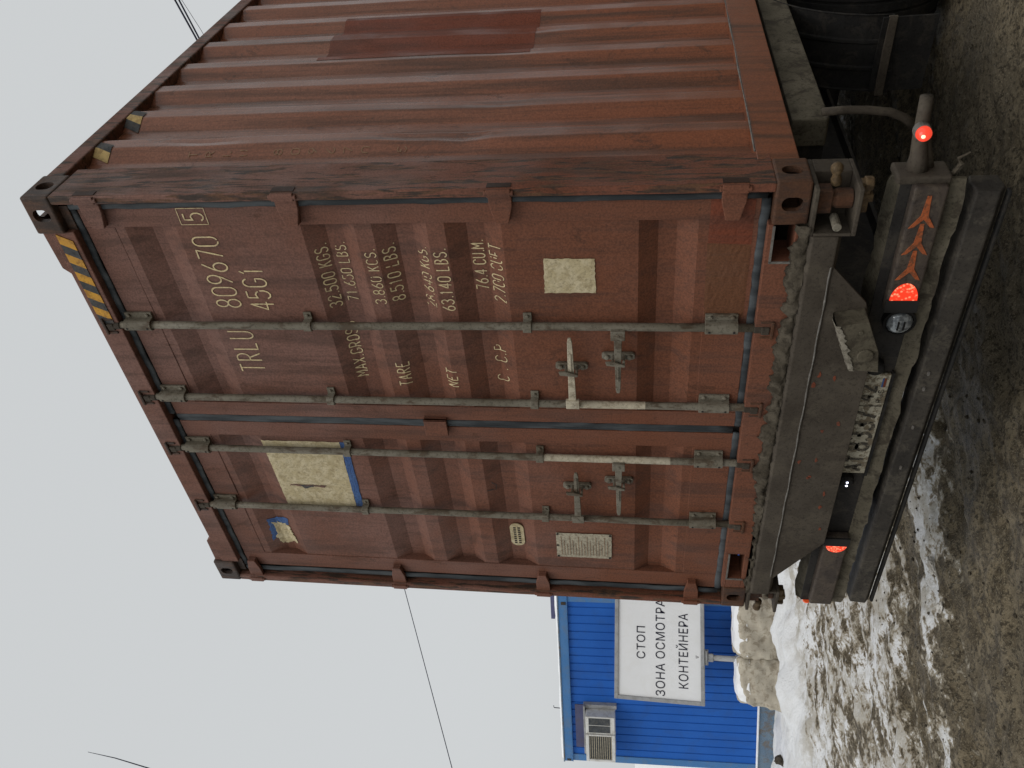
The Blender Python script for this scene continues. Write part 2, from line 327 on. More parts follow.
def ground_fields(X, Y):
    xt = X - 0.4*(Y-0.5)                                             # across the tracks
    yt = Y + 0.4*X
    r = np.hypot(X+1, Y-1)
    near = 1 - sst(14, 40, r)
    h = 0.045*nfbm(X*0.7, Y*0.7, 3, 4) + 0.042*nfbm(xt*5.5, yt*1.0, 11, 4) + 0.030*nfbm(X*8, Y*8, 21, 4, 0.62) - 0.016*np.abs(nfbm(xt*13, yt*6, 25, 3, 0.6))
    # tyre ruts running along the tracks
    for c0, w, dp in ((-0.55, 0.22, 0.035), (-1.10, 0.10, 0.03), (-1.30, 0.05, 0.025), (-2.15, 0.30, 0.03), (-3.3, 0.3, 0.02)):
        h = h - dp*np.exp(-((xt-c0+0.10*nfbm(yt*0.6, 0*yt, 31, 2))/w)**2)
    h = h + 0.035*np.exp(-((xt+1.62)/0.22)**2)*(1+1.2*nfbm(X*3, Y*3, 41, 3))
    # trodden bank in front of the concrete blocks and cabin
    bank = np.exp(-(((X+5.45)/0.55)**2 + ((Y-2.35)/1.3)**2))
    h = h + 0.17*bank*(1+0.9*nfbm(X*2.2, Y*2.2, 51, 3))
    h = h + 0.05*sst(-3.6, -5.2, X)*nfbm(X*2.5, Y*2.5, 55, 4)
    under = np.exp(-(((np.abs(X)-1.0)/0.35)**4))*sst(1.4, 1.9, Y)    # wheels stand here
    h = h - 0.08*sst(-6.4, -7.4, X)
    h = h*(1-0.9*under)
    h = h*near
    wig = nfbm(X*0.8, Y*0.8, 61, 3)
    snow = 0.14 + 0.48*sst(-1.6, -3.0, xt + 0.8*wig) + 0.52*sst(-4.3, -6.0, X + 0.7*wig)
    clump = np.clip(0.95 + 1.5*nfbm(X*1.7, Y*1.7, 75, 3), 0, 1.4)
    snow = snow + 0.66*clump*np.exp(-((xt+1.62+0.25*nfbm(yt*1.1, 0*yt, 71, 2))/0.27)**2)*sst(1.9, 1.0, Y)
    snow = snow + 0.20*clump*np.exp(-((xt+2.6)/0.35)**2) + 0.36*np.exp(-(((X+0.98)/0.28)**2+((Y-1.15)/0.55)**2))
    snow = snow + 0.25*bank - 0.50*sst(-1.15, -0.6, xt)
    snow = np.where(r > 16, np.maximum(snow, 0.8*sst(16, 30, r)), snow)
    return h, snow
gx = axis_pts(-4.2, 2.6, 0.028, 1.035, 600); gy = axis_pts(-1.4, 3.6, 0.028, 1.035, 600)
X, Y = np.meshgrid(gx, gy); Hh, Sn = ground_fields(X, Y)
n1, n0 = X.shape
co = np.stack([X.ravel(), Y.ravel(), Hh.ravel()], 1).astype(np.float32)
idx = np.arange(n1*n0).reshape(n1, n0)
fc = np.stack([idx[:-1, :-1], idx[:-1, 1:], idx[1:, 1:], idx[1:, :-1]], -1).reshape(-1, 4)
me = bpy.data.meshes.new('ground'); me.vertices.add(len(co)); me.vertices.foreach_set('co', co.ravel())
me.loops.add(fc.size); me.loops.foreach_set('vertex_index', fc.ravel().astype(np.int32))
me.polygons.add(len(fc)); me.polygons.foreach_set('loop_start', np.arange(0, fc.size, 4, dtype=np.int32))
me.polygons.foreach_set('use_smooth', np.ones(len(fc), dtype=bool))
me.update(calc_edges=True)
at = me.attributes.new('snow', 'FLOAT', 'POINT'); at.data.foreach_set('value', Sn.ravel().astype(np.float32))
me.materials.append(MATS['ground_mud_snow'])
ground = bpy.data.objects.new('ground', me); col.objects.link(ground); ground['kind'] = 'structure'
def gz(x, y): return float(ground_fields(np.array([[float(x)]]), np.array([[float(y)]]))[0][0, 0])

# ================================================================== CONTAINER
W2 = 1.219; ZB = H0; ZT = H0 + 2.896; LEN = 12.192
cont = empty('shipping_container', (0, 0, H0))
tag(cont, 'rusty red-brown corrugated steel shipping container loaded on the trailer', 'container')

# ---- corner castings with their oval holes
def stadium(a, b, n=28):
    r = min(a, b)
    return [((a-r)*(1 if math.cos(t) > 0 else -1) + r*math.cos(t), (b-r)*(1 if math.sin(t) > 0 else -1) + r*math.sin(t)) for t in [2*math.pi*(k+0.5)/n for k in range(n)]]
def casting(sx, top, rear):
    """ISO corner fitting 178 x 162 x 118, hollow, with three slotted faces"""
    x1 = sx*W2; xin = sx*(W2-0.162); y0 = 0 if rear else LEN; y1 = 0.178 if rear else LEN-0.178
    z0 = (ZT-0.118) if top else ZB; xc, yc, zc = (x1+xin)/2, (y0+y1)/2, z0+0.059
    mb = MB(); mb.box(min(x1, xin), max(x1, xin), min(y0, y1), max(y0, y1), z0, z0+0.118)
    bmesh.ops.recalc_face_normals(mb.bm, faces=mb.bm.faces)
    bmesh.ops.bevel(mb.bm, geom=mb.bm.edges[:], offset=0.009, segments=3, affect='EDGES', profile=0.5)
    o = mb.build('corner_casting', 'casting_rust', cont)
    cut = []
    def C(m): cut.append(m.build('cut', 'casting_rust', cont))
    C(MB().box(min(x1, xin)+0.024, max(x1, xin)-0.024, min(y0, y1)+0.024, max(y0, y1)-0.024, z0+0.022, z0+0.096))
    C(MB().prism([(xc+a, zc+b) for a, b in stadium(0.026, 0.036)], 1, y0-0.05, yc))
    C(MB().prism([(yc+a, zc+b) for a, b in stadium(0.029, 0.035)], 0, x1+sx*0.05, xc))
    C(MB().prism([(xc+a, yc+b) for a, b in stadium(0.032, 0.060)], 2, zc, z0+(0.17 if top else -0.05)))
    for c_ in cut:
        md_ = o.modifiers.new('cut', 'BOOLEAN'); md_.object = c_; md_.operation = 'DIFFERENCE'; md_.solver = 'EXACT'
    bpy.context.view_layer.update()
    me_ = bpy.data.meshes.new_from_object(o.evaluated_get(bpy.context.evaluated_depsgraph_get()))
    o.modifiers.clear(); o.data = me_
    for c_ in cut: bpy.data.objects.remove(c_)
for sx in (1, -1):
    for top in (True, False):
        for rear in (True, False): casting(sx, top, rear)

# ---- corner posts, header, sill, rails
for sx in (1, -1):
    m = MB()
    m.prism([(sx*W2*0.9985, 0.004), (sx*(W2-0.034), 0.004), (sx*(W2-0.040), 0.012), (sx*(W2-0.040), 0.235), (sx*(W2-0.006), 0.235)], 2, ZB+0.116, ZT-0.116)
    # outer cap strip a few mm proud with rolled edges
    m.build('corner_post', 'post_paint', cont, bevel=0.006)
    m = MB(); m.box(sx*(W2-0.12), sx*(W2-0.004), LEN-0.16, LEN-0.004, ZB+0.116, ZT-0.116); m.build('corner_post', 'post_paint', cont, bevel=0.006)
    m = MB(); m.box(sx*(W2-0.062), sx*(W2-0.003), 0.176, LEN-0.176, ZT-0.085, ZT-0.010); m.build('top_side_rail', 'post_paint', cont, bevel=0.006)
    m = MB()
    m.prism([(sx*(W2-0.004), ZB+0.165), (sx*(W2-0.010), ZB+0.022), (sx*(W2-0.06), ZB+0.014), (sx*(W2-0.06), ZB+0.024), (sx*(W2-0.018), ZB+0.032), (sx*(W2-0.014), ZB+0.155), (sx*(W2-0.05), ZB+0.160), (sx*(W2-0.05), ZB+0.170)], 1, 0.177, LEN-0.177)
    m.build('bottom_side_rail', 'side_paint', cont, bevel=0.003)
    m = MB(); m.tube([(sx*(W2-0.004+0.001*math.sin(k*1.7)), 0.24+k*0.25, ZB+0.168+0.001*math.cos(k*2.3)) for k in range(47)], [0.0030+0.0016*math.sin(k*2.9) for k in range(47)], 6); m.build('weld_seam', 'weld_line', cont)
# header beam with raised reinforcement at the ends
m = MB()
m.box(-W2+0.16, W2-0.16, 0.010, 0.14, ZT-0.150, ZT-0.052)
m.prism([(0.010, ZT-0.052), (0.14, ZT-0.052), (0.14, ZT-0.030), (0.020, ZT-0.040)], 0, -W2+0.16, W2-0.16)
m.build('door_header', 'container_paint', cont, bevel=0.004)
for sx in (1, -1):
    m = MB(); m.prism([(sx*(W2-0.163), ZT-0.051), (sx*(W2-0.36), ZT-0.051), (sx*(W2-0.36), ZT-0.046), (sx*(W2-0.33), ZT-0.016), (sx*(W2-0.163), ZT-0.010)], 1, 0.016, 0.30)
    m.build('corner_plate', 'container_paint', cont, bevel=0.003)
    m = MB(); m.box(sx*(W2-0.162), sx*(W2-0.058), 0.034, 0.13, ZT-0.155, ZT-0.119); m.build('header_end', 'casting_rust', cont)
# door sill with the two pockets beside the castings
zs0, zs1 = ZB+0.012, ZB+0.128
m = MB()
m.box(-W2+0.435, W2-0.310, 0.006, 0.15, zs0, zs1)
for a, b in ((W2-0.310, W2-0.162), (-W2+0.162, -W2+0.435)):
    m.box(a, b, 0.006, 0.15, ZB+0.108, zs1); m.box(a, b, 0.006, 0.15, zs0, zs0+0.022)
m.box(-W2+0.162, -W2+0.240, 0.006, 0.15, zs0+0.022, ZB+0.108)
m.build('door_sill', 'container_paint', cont, bevel=0.003)
for a, b in ((W2-0.312, W2-0.166), (-W2+0.238, -W2+0.437)):
    m = MB(); m.box(a, b, 0.001, 0.006, ZB+0.104, ZB+0.112); m.box(a-0.006, a+0.002, 0.001, 0.006, ZB+0.03, ZB+0.112); m.build('pocket_rim', 'weld_line', cont)
m = MB(); m.box(-W2+0.06, W2-0.06, 0.16, LEN-0.1, ZB+0.10, ZB+0.16)
for k in range(38): m.box(-W2+0.055, W2-0.055, 0.45+k*0.305, 0.50+k*0.305, ZB+0.022, ZB+0.10)
m.build('floor_frame', 'chassis_dark', cont)

# ---- corrugated side walls
PITCH_S, Y_OUT = 0.285, 0.430
XO, XI = W2-0.012, W2-0.050
def side_x(y):
    """outer skin of the side wall at y"""
    if y < 0.357: return XI
    t = (y-Y_OUT) % PITCH_S
    if t < 0.070: return XO
    if t < 0.1425: return XO + (XI-XO)*(t-0.070)/0.0725
    if t < 0.2125: return XI
    return XI + (XO-XI)*(t-0.2125)/0.0725
ys = [0.232, 0.30, 0.357]
k = 0
while Y_OUT + k*PITCH_S < LEN-0.45:
    b0 = Y_OUT + k*PITCH_S; ys += [b0, b0+0.035, b0+0.070, b0+0.1425, b0+0.178, b0+0.2125]; k += 1
ys.append(LEN-0.16)
def dent(y, z):
    d = 0.004*fbm((y*1.6, z*0.8, 3.3), 3)
    # the dents seen on the second rib
    for (a, b, ra, rb, dp) in ((0.46, 2.35, 0.05, 0.10, 0.020), (0.47, 2.55, 0.04, 0.12, 0.016), (0.76, 2.25, 0.04, 0.12, 0.010), (1.33, 2.3, 0.05, 0.2, 0.008), (0.47, 3.45, 0.04, 0.15, 0.010), (1.6, 2.25, 0.05, 0.16, 0.014)):
        d -= dp*math.exp(-((y-a)/ra)**2 - ((z-b)/rb)**2)
    return d
zr = [ZB+0.160 + (ZT-0.082-ZB-0.160)*i/46 for i in range(47)]
for sx in (1, -1):
    rows = [[Vector((sx*(side_x(y) + (dent(y, z) if sx > 0 else 0)*(0 if y < 0.24 else 1)), y, z)) for y in ys] for z in zr]
    m = MB(); m.grid(rows); o = m.build('side_wall', 'side_paint', cont, fix=False)
    b = o.modifiers.new('bevel', 'BEVEL'); b.width = 0.005; b.segments = 2; b.limit_method = 'ANGLE'; b.angle_limit = math.radians(18)
# repainted panel on the right wall
def side_sheet(y0, y1, z0, z1, off):
    yy = [y for y in ys if y0 <= y <= y1]; zz_ = [z for z in zr if z0 <= z <= z1]
    return MB().grid([[Vector((side_x(y) + dent(y, z) + off, y, z)) for y in yy] for z in zz_])
side_sheet(1.30, 1.90, 2.17, 3.23, 0.0014).build('repaint_patch', 'repaint_red', cont)
# hazard tape remnants under the top rail
for y0, y1 in ((0.375, 0.465), (0.655, 0.775)):
    n = 2 if y0 < 0.5 else 3
    for i in range(n):
        a, b = y0 + (y1-y0)*i/n, y0 + (y1-y0)*(i+1)/n
        rows = []
        for j in range(5):
            z = 3.835 + 0.075*j/4
            rows.append([Vector((side_x(y_) + dent(y_, z) + 0.003, y_, z)) for y_ in [a + (b-a)*q/6 + 0.03*(j/4-0.5) for q in range(7)]])
        MB().grid(rows).build('hazard_tape', 'hazard_cream' if (i+n) % 2 == 0 else 'hazard_black', cont)
# roof and front wall
m = MB(); m.box(-W2+0.05, W2-0.05, 0.145, LEN-0.05, ZT-0.045, ZT-0.022); m.build('roof', 'container_paint', cont)
m = MB()
for k in range(9): m.box(-1.14+k*0.255, -1.14+k*0.255+0.14, LEN-0.06, LEN-0.02, ZB+0.12, ZT-0.1)
m.box(-1.15, 1.15, LEN-0.08, LEN-0.05, ZB+0.12, ZT-0.08); m.build('front_wall', 'side_paint', cont)

# ---- doors
DY = 0.050                                                   # door panel plane
RIBS = [(3.651, 3.560, 3.520, 3.438), (2.932, 2.851, 2.783, 2.722), (2.655, 2.574, 2.507, 2.445), (2.377, 2.302, 2.235, 2.164), (1.667, 1.597, 1.531, 1.458)]
DEP = 0.038
def door_y(z):
    for a, b, c, d in RIBS:
        if a >= z >= b: return DY + DEP*(a-z)/(a-b)
        if b >= z >= c: return DY + DEP
        if c >= z >= d: return DY + DEP*(z-d)/(c-d)
    return DY
zk = [3.690]
for r in RIBS: zk += list(r)
zk += [1.420]
zz = []
for a, b in zip(zk[:-1], zk[1:]):
    n = max(1, int((a-b)/0.09)); zz += [a + (b-a)*i/n for i in range(n)]
zz.append(zk[-1])
ZD0, ZD1 = 1.252, 3.815
DOORS = {'R': dict(x0=0.048, x1=1.146, p0=0.130, p1=1.058), 'L': dict(x0=-1.120, x1=0.004, p0=-1.010, p1=-0.085)}
def door(D, lab):
    m = MB()
    xs = [D['p0']-0.003 + (D['p1']-D['p0']+0.006)*i/14 for i in range(15)]
    m.grid([[Vector((x, door_y(z) + 0.0025*fbm((x*2, z*2, 1.1), 3), z)) for x in xs] for z in zz])
    # frame members, a touch proud of the panel
    f = DY-0.004
    m.box(D['x0'], D['p0'], f, DY+0.05, ZD0, ZD1); m.box(D['p1'], D['x1'], f, DY+0.05, ZD0, ZD1)
    m.box(D['p0'], D['p1'], f+0.001, DY+0.05, 3.690, ZD1-0.0005); m.box(D['p0'], D['p1'], f+0.001, DY+0.05, ZD0+0.0005, 1.420)
    o = m.build('door', 'container_paint', cont, bevel=0.0025)
    o['label'] = lab
    return o
dR = door(DOORS['R'], 'right-hand door leaf with the stencilled container number and weights')
dL = door(DOORS['L'], 'left-hand door leaf with a torn cream label')
# gaskets: rounded rubber strips round each leaf
def gasket(parent, pts, w=0.013):
    m = MB(); m.tube(pts, w, 10); y0 = pts[0].y
    for v in m.bm.verts: v.co.y = y0 + (v.co.y-y0)*0.45
    m.build('gasket', 'gasket_rubber', parent, smooth=True)
def wob(a, b, n=24, s=0.003):
    a, b = Vector(a), Vector(b)
    return [a.lerp(b, i/n) + Vector((random.uniform(-s, s), random.uniform(-s, s)*0.5, random.uniform(-s, s)))*(0 if i in (0, n) else 1) for i in range(n+1)]
zt, zb_ = 3.832, 1.238
gasket(dR, wob((1.140, 0.046, zt), (0.055, 0.046, zt)), 0.016); gasket(dR, wob((1.140, 0.046, zb_), (0.055, 0.046, zb_)), 0.017)
gasket(dR, wob((1.158, 0.034, zt), (1.158, 0.034, zb_), 40), 0.0135)
gasket(dL, wob((0.012, 0.046, zt), (-1.118, 0.046, zt)), 0.016); gasket(dL, wob((0.012, 0.046, zb_), (-1.118, 0.046, zb_)), 0.017)
gasket(dL, wob((-1.140, 0.042, zt), (-1.140, 0.042, zb_), 40), 0.018)
gasket(dR, wob((0.036, 0.047, zt-0.02), (0.036, 0.047, zb_+0.02), 40), 0.0135)
gasket(dL, wob((0.013, 0.053, zt-0.02), (0.013, 0.053, zb_+0.02), 40), 0.011)
# header/post inner returns behind the gaskets
for sx, xi in ((1, 1.150), (-1, -1.140)):
    m = MB(); m.box(min(xi, sx*(W2-0.040)), max(xi, sx*(W2-0.040)), 0.060, 0.14, ZB+0.120, ZT-0.118); m.build('post_return', 'chassis_dark', cont)
m = MB(); m.box(-1.12, 1.15, 0.066, 0.14, ZT-0.185, ZT-0.1505); m.build('header_return', 'chassis_dark', cont)
m = MB(); m.box(-1.12, 1.15, 0.066, 0.14, ZB+0.1285, ZB+0.155); m.build('sill_return', 'chassis_dark', cont)

# hinges: lug pair on the post, tapered blade over the leaf
def hinge(parent, sx, z, h, xe, xtip):
    xo = sx*(W2-0.004)
    m = MB()
    # lug block on the post edge
    m.box(min(xo, xo-sx*0.030), max(xo, xo-sx*0.030), -0.006, 0.020, z-h/2, z+h/2)
    m.tube([(sx*(W2-0.020), 0.004, z-h/2-0.010), (sx*(W2-0.020), 0.004, z+h/2+0.010)], 0.011, 10)
    # blade
    y0, y1 = 0.014, 0.034
    m.prism([(xo-sx*0.028, z-h*0.50), (xo-sx*0.028, z+h*0.50), (xe, z+h*0.48), (xtip, z+h*0.28), (xtip, z-h*0.28), (xe, z-h*0.48)], 1, y0, y1)
    m.box(min(xe, xtip), max(xe, xtip), y1-0.001, DY-0.002, z-h*0.30, z+h*0.30)
    o = m.build('hinge', 'container_paint', parent, bevel=0.003)
    m = MB(); zz_ = z+h/2+0.014
    m.box(min(sx*W2*1.0003, sx*(W2-0.022)), max(sx*W2*1.0003, sx*(W2-0.022)), 0.010, 0.040, z-h/2, z+h/2)
    m.build('notch_shade', 'notch_shade', parent)  # dark block painting the shade of the recess, no opening is cut
for z in (3.735, 2.946, 2.152, 1.348): hinge(dR, 1, z, 0.086, 1.140, 1.070)
for z in (3.775, 2.940, 2.146, 1.373): hinge(dL, -1, z, 0.074, -1.120, -1.055)

# lock rods, brackets, cams
RODY = 0.020
def lock_rod(parent, x, pale=None):
    m = MB()
    z0, z1 = ZB+0.105, ZT-0.125
    if pale:
        a, b = pale
        m.tube([(x, RODY, z0), (x, RODY, b)], 0.0165, 14, False); m.mi = 1
        m.tube([(x, RODY, b), (x, RODY, a)], 0.0168, 14, False); m.mi = 0
        m.tube([(x, RODY, a), (x, RODY, z1)], 0.0165, 14, False)
    else: m.tube(wob((x, RODY, z0), (x, RODY, z1), 7, 0.003), 0.0165, 14)
    m.build('lock_rod', ['galvanised', 'rod_pale'], parent, smooth=True)
    # bearing brackets at the ends: plate with flange and a half shell over the rod
    for z in (3.762, 1.350):
        h = 0.122
        m = MB()
        m.box(x-0.024, x+0.050, DY-0.014, DY-0.004, z-h/2, z+h/2)
        n = 10; prof = [(x + 0.025*math.cos(a), RODY - 0.001 - 0.025*math.sin(a)) for a in [math.pi*i/n for i in range(n+1)]]
        prof = [(x+0.025, DY-0.010)] + prof + [(x-0.025, DY-0.010)]
        m.prism(prof, 2, z-h/2, z+h/2)
        for q in (-0.042, 0.042):
            m.lathe([(0.0085, 0), (0.0085, 0.007), (0.005, 0.009)], (x+0.038, DY-0.014, z+q), (0, -1, 0), 8)
        m.mi = 1
        for q in (-0.046, 0.046): m.lathe([(0.005, 0), (0.005, 0.002)], (x-0.004, RODY-0.0255, z+q), (0, -1, 0), 8)
        m.build('bearing_bracket', ['galvanised', 'interior_black'], parent, bevel=0.003)
    # rod guides at two heights
    for z in (3.008, 2.097):
        m = MB(); h = 0.034
        m.prism([(x-0.022, DY-0.004), (x-0.022, RODY-0.012), (x-0.014, RODY-0.021), (x+0.014, RODY-0.021), (x+0.022, RODY-0.012), (x+0.022, DY-0.012), (x+0.052, DY-0.012), (x+0.052, DY-0.004)], 2, z-h/2, z+h/2)
        m.lathe([(0.007, 0), (0.007, 0.006), (0.004, 0.008)], (x+0.039, DY-0.012, z), (0, -1, 0), 8)
        m.build('rod_guide', 'galvanised', parent, bevel=0.003)
    # cam and keeper at each end
    for z, sg in ((ZT-0.128, 1), (ZB+0.108, -1)):
        m = MB()
        m.lathe([(0.021, -0.022), (0.021, 0.022)], (x, RODY, z), (0, 0, 1), 12)
        m.prism([(x-0.020, RODY-0.020), (x+0.014, RODY-0.022), (x+0.022, RODY+0.02), (x+0.004, RODY+0.035), (x-0.020, RODY+0.02)], 2, z+sg*0.004, z+sg*0.034)
        m.build('rod_cam', 'chassis_grime', parent, bevel=0.003)
        m = MB()
        for q in (-0.040, 0.030): m.box(x+q, x+q+0.012, 0.004, 0.03, z+sg*0.000, z+sg*0.045)
        m.box(x-0.04, x+0.042, -0.004, 0.012, z+sg*0.038, z+sg*0.05)
        m.build('cam_keeper', 'casting_rust', parent, bevel=0.003)
RX = {'1': 0.600, '2': 0.185, '3': -0.150, '4': -0.572}
lock_rod(dR, RX['1']); lock_rod(dR, RX['2'], (1.95, 1.63)); lock_rod(dL, RX['3'], (2.085, 1.515)); lock_rod(dL, RX['4'])

# handles: bar from the rod, hub and catch on the leaf
def handle(parent, xr, xe, z, xc, mat='galvanised'):
    sg = 1 if xe > xr else -1
    m = MB()
    m.box(min(xr, xr+sg*0.045), max(xr, xr+sg*0.045), RODY-0.032, RODY-0.014, z-0.028, z+0.028)
    m.tube([(xr+sg*0.022, RODY-0.034, z), (xr+sg*0.022, RODY-0.012, z)], 0.008, 10)
    xm = xc
    m.prism([(xr+sg*0.04, z-0.016), (xr+sg*0.04, z+0.016), (xm, z+0.013), (xe-sg*0.02, z+0.010), (xe, z+0.006), (xe, z-0.006), (xe-sg*0.02, z-0.010), (xm, z-0.013)], 1, RODY-0.026, RODY-0.016)
    m.box(min(xm, xm+sg*0.10), max(xm, xm+sg*0.10), RODY-0.030, RODY-0.0255, z-0.004, z+0.004)
    m.build('handle', mat, parent, bevel=0.002)
    m = MB()
    m.prism([(xc-0.016, z-0.058), (xc-0.010, z-0.066), (xc+0.010, z-0.066), (xc+0.016, z-0.058), (xc+0.016, z+0.058), (xc+0.010, z+0.066), (xc-0.010, z+0.066), (xc-0.016, z+0.058)], 1, DY-0.018, DY-0.003)
    for q in (-0.045, 0.045): m.lathe([(0.011, 0), (0.011, 0.010), (0.006, 0.013)], (xc, DY-0.018, z+q), (0, -1, 0), 10)
    m.box(xc-0.012, xc+0.010, RODY-0.036, DY-0.016, z+0.016, z+0.026); m.box(xc-0.010, xc+0.010, RODY-0.030, DY-0.016, z-0.028, z-0.018)
    m.prism([(xc-0.006, z+0.045), (xc+0.012, z+0.050), (xc+0.012, z+0.012), (xc-0.004, z-0.030), (xc-0.014, z-0.026)], 1, RODY-0.040, RODY-0.031)
    m.build('handle_catch', 'galvanised', parent, bevel=0.002)
handle(dR, RX['1'], 0.275, 1.742, 0.440); handle(dR, RX['2'], 0.560, 1.932, 0.385, 'rod_pale')
handle(dL, RX['3'], -0.510, 1.742, -0.305); handle(dL, RX['4'], -0.225, 1.936, -0.355)
m = MB(); m.box(-0.030, 0.068, 0.020, 0.034, 2.505, 2.610); m.box(0.058, 0.068, 0.020, DY-0.004, 2.505, 2.610); m.build('gasket_clip', 'container_paint', dR, bevel=0.003)

# ---- stencilled writing
def arc(cx_, cy_, rx, ry, a0, a1, n=8): return [(cx_+rx*math.cos(math.radians(a0+(a1-a0)*i/n)), cy_+ry*math.sin(math.radians(a0+(a1-a0)*i/n))) for i in range(n+1)]
G = {
 '0': [arc(.25, .75, .25, .25, 0, 180) + arc(.25, .25, .25, .25, 180, 360) + [(.5, .75)]],
 '1': [[(.12, .82), (.25, 1), (.25, 0)]],
 '2': [arc(.25, .74, .25, .26, 170, -20) + [(0, 0), (.5, 0)]],
 '3': [arc(.24, .76, .24, .24, 160, -90) + arc(.24, .27, .26, .27, 90, -160)],
 '4': [[(.36, 0), (.36, 1), (0, .3), (.52, .3)]],
 '5': [[(.46, 1), (.05, 1), (.03, .56)] + arc(.22, .32, .28, .32, 120, -150)],
 '6': [[(.42, 1), (.12, .6)] + arc(.25, .28, .25, .28, 150, 510, 14)],
 '7': [[(0, 1), (.5, 1), (.16, 0)]],
 '8': [arc(.25, .76, .21, .24, 270, -90, 14), arc(.25, .26, .25, .26, 90, 450, 14)],
 '9': [[(.08, 0), (.38, .4)] + arc(.25, .72, .25, .28, -30, 330, 14)],
 '.': [[(.10, 0), (.10, .10)]], ' ': [], '-': [[(.05, .45), (.4, .45)]],
 'A': [[(0, 0), (.25, 1), (.5, 0)], [(.1, .34), (.4, .34)]],
 'B': [[(.04, 0), (.04, 1)] + arc(.2, .77, .24, .23, 90, -90) + arc(.2, .27, .29, .27, 90, -90) + [(.04, 0)]],
 'C': [arc(.27, .74, .25, .26, 10, 180) + arc(.27, .26, .25, .26, 180, 350)],
 'E': [[(.46, 1), (.04, 1), (.04, 0), (.46, 0)], [(.04, .52), (.36, .52)]],
 'F': [[(.46, 1), (.04, 1), (.04, 0)], [(.04, .52), (.36, .52)]],
 'G': [arc(.27, .74, .25, .26, 20, 180) + arc(.27, .26, .25, .26, 180, 360) + [(.52, .44), (.3, .44)]],
 'K': [[(.04, 0), (.04, 1)], [(.48, 1), (.06, .45)], [(.2, .6), (.5, 0)]],
 'L': [[(.05, 1), (.05, 0), (.46, 0)]],
 'M': [[(0, 0), (0, 1), (.28, .35), (.56, 1), (.56, 0)]],
 'N': [[(.03, 0), (.03, 1), (.48, 0), (.48, 1)]],
 'O': [arc(.26, .74, .24, .26, 0, 180) + arc(.26, .26, .24, .26, 180, 360) + [(.5, .74)]],
 'P': [[(.04, 0), (.04, 1)] + arc(.22, .74, .26, .26, 90, -90) + [(.04, .48)]],
 'R': [[(.04, 0), (.04, 1)] + arc(.22, .74, .26, .26, 90, -90) + [(.04, .48)], [(.22, .48), (.5, 0)]],
 'S': [arc(.25, .76, .23, .24, 20, 270) + arc(.25, .26, .25, .26, 90, -160)],
 'T': [[(0, 1), (.5, 1)], [(.25, 1), (.25, 0)]],
 'U': [[(.03, 1), (.03, .26)] + arc(.26, .26, .23, .26, 180, 360) + [(.49, 1)]],
 'X': [[(0, 0), (.5, 1)], [(0, 1), (.5, 0)]],
}
def strokes(text, x0, x1, z0, z1, word=None):
    """polylines of text stretched over x0..x1, z0..z1"""
    adv = [0.34 if c == '.' else (0.42 if c == ' ' else (0.80 if c == 'M' else 0.74)) for c in text]
    tot = sum(adv) - 0.22; k = (x1-x0)/tot; x = 0; out = []; wi = 0
    for c, a in zip(text, adv):
        if c == ' ': wi += 1
        for pl in G[c]:
            if word is None or wi == word: out.append([(x0 + (x+px)*k, z0 + pz*(z1-z0)) for px, pz in pl])
        x += a
    return out
def stroke_mesh(polys, wdt, surf, loss):
    m = MB()
    for pl in polys:
        pts = []
        for (a, b), (c, d) in zip(pl[:-1], pl[1:]):
            n = max(1, int(math.hypot(c-a, d-b)/0.007)); pts += [(a+(c-a)*i/n, b+(d-b)*i/n) for i in range(n)]
        pts.append(pl[-1])
        L = []
        for i, p in enumerate(pts):
            q0, q1 = pts[max(i-1, 0)], pts[min(i+1, len(pts)-1)]
            tx, tz = q1[0]-q0[0], q1[1]-q0[1]; l = math.hypot(tx, tz) or 1
            w = wdt*0.5*(1 + 0.22*mnoise.noise(Vector((p[0]*70, p[1]*70, 1))))
            nx, nz = -tz/l*w, tx/l*w
            L.append([m.bm.verts.new(surf(p[0]+nx, p[1]+nz)), m.bm.verts.new(surf(p[0]-nx, p[1]-nz))])
        for i in range(len(L)-1):
            if len(pl) > 2 and mnoise.noise(Vector((pts[i][0]*45, pts[i][1]*45, 4.2))) < -0.66 + loss*0.8: continue
            m._f([L[i][0], L[i+1][0], L[i+1][1], L[i][1]])
    return m
def fy(x, z):
    if x > DOORS['R']['p1'] or DOORS['L']['p1'] < x < DOORS['R']['p0']: return DY-0.004
    return door_y(z) + 0.0025*fbm((x*2, z*2, 1.1), 3)
dsurf = lambda x, z: Vector((x, fy(x, z)-0.0025, z))
def write(text, x0, x1, z0, z1, wdt=0.0055, loss=0.1, mat='stencil_paint', parent=None):
    for wd in range(len(text.split(' '))):
        pl = strokes(text, x0, x1, z0, z1, wd)
        if pl: stroke_mesh(pl, wdt, dsurf, loss).build('lettering', mat, parent or dR, fix=False)
write('TRLU', 0.320, 0.545, 3.285, 3.395, 0.0062, 0.05)
write('809670', 0.672, 1.010, 3.285, 3.390, 0.0062, 0.08)
write('5', 1.085, 1.118, 3.305, 3.385, 0.006, 0.06)
stroke_mesh([[(1.067, 3.293), (1.137, 3.293), (1.137, 3.405), (1.067, 3.405), (1.067, 3.293)]], 0.0028, dsurf, 0.2).build('lettering', 'stencil_paint', dR, fix=False)
write('45G1', 0.660, 0.870, 3.143, 3.243, 0.0062, 0.08)
write('MAX.GROSS', 0.278, 0.572, 2.832, 2.880, 0.0048, 0.1)
write('32.500 KGS.', 0.660, 0.955, 2.862, 2.908, 0.0048, 0.05); write('71.650 LBS.', 0.680, 0.955, 2.790, 2.834, 0.0040, 0.34)
write('TARE', 0.252, 0.382, 2.630, 2.684, 0.0048, 0.08)
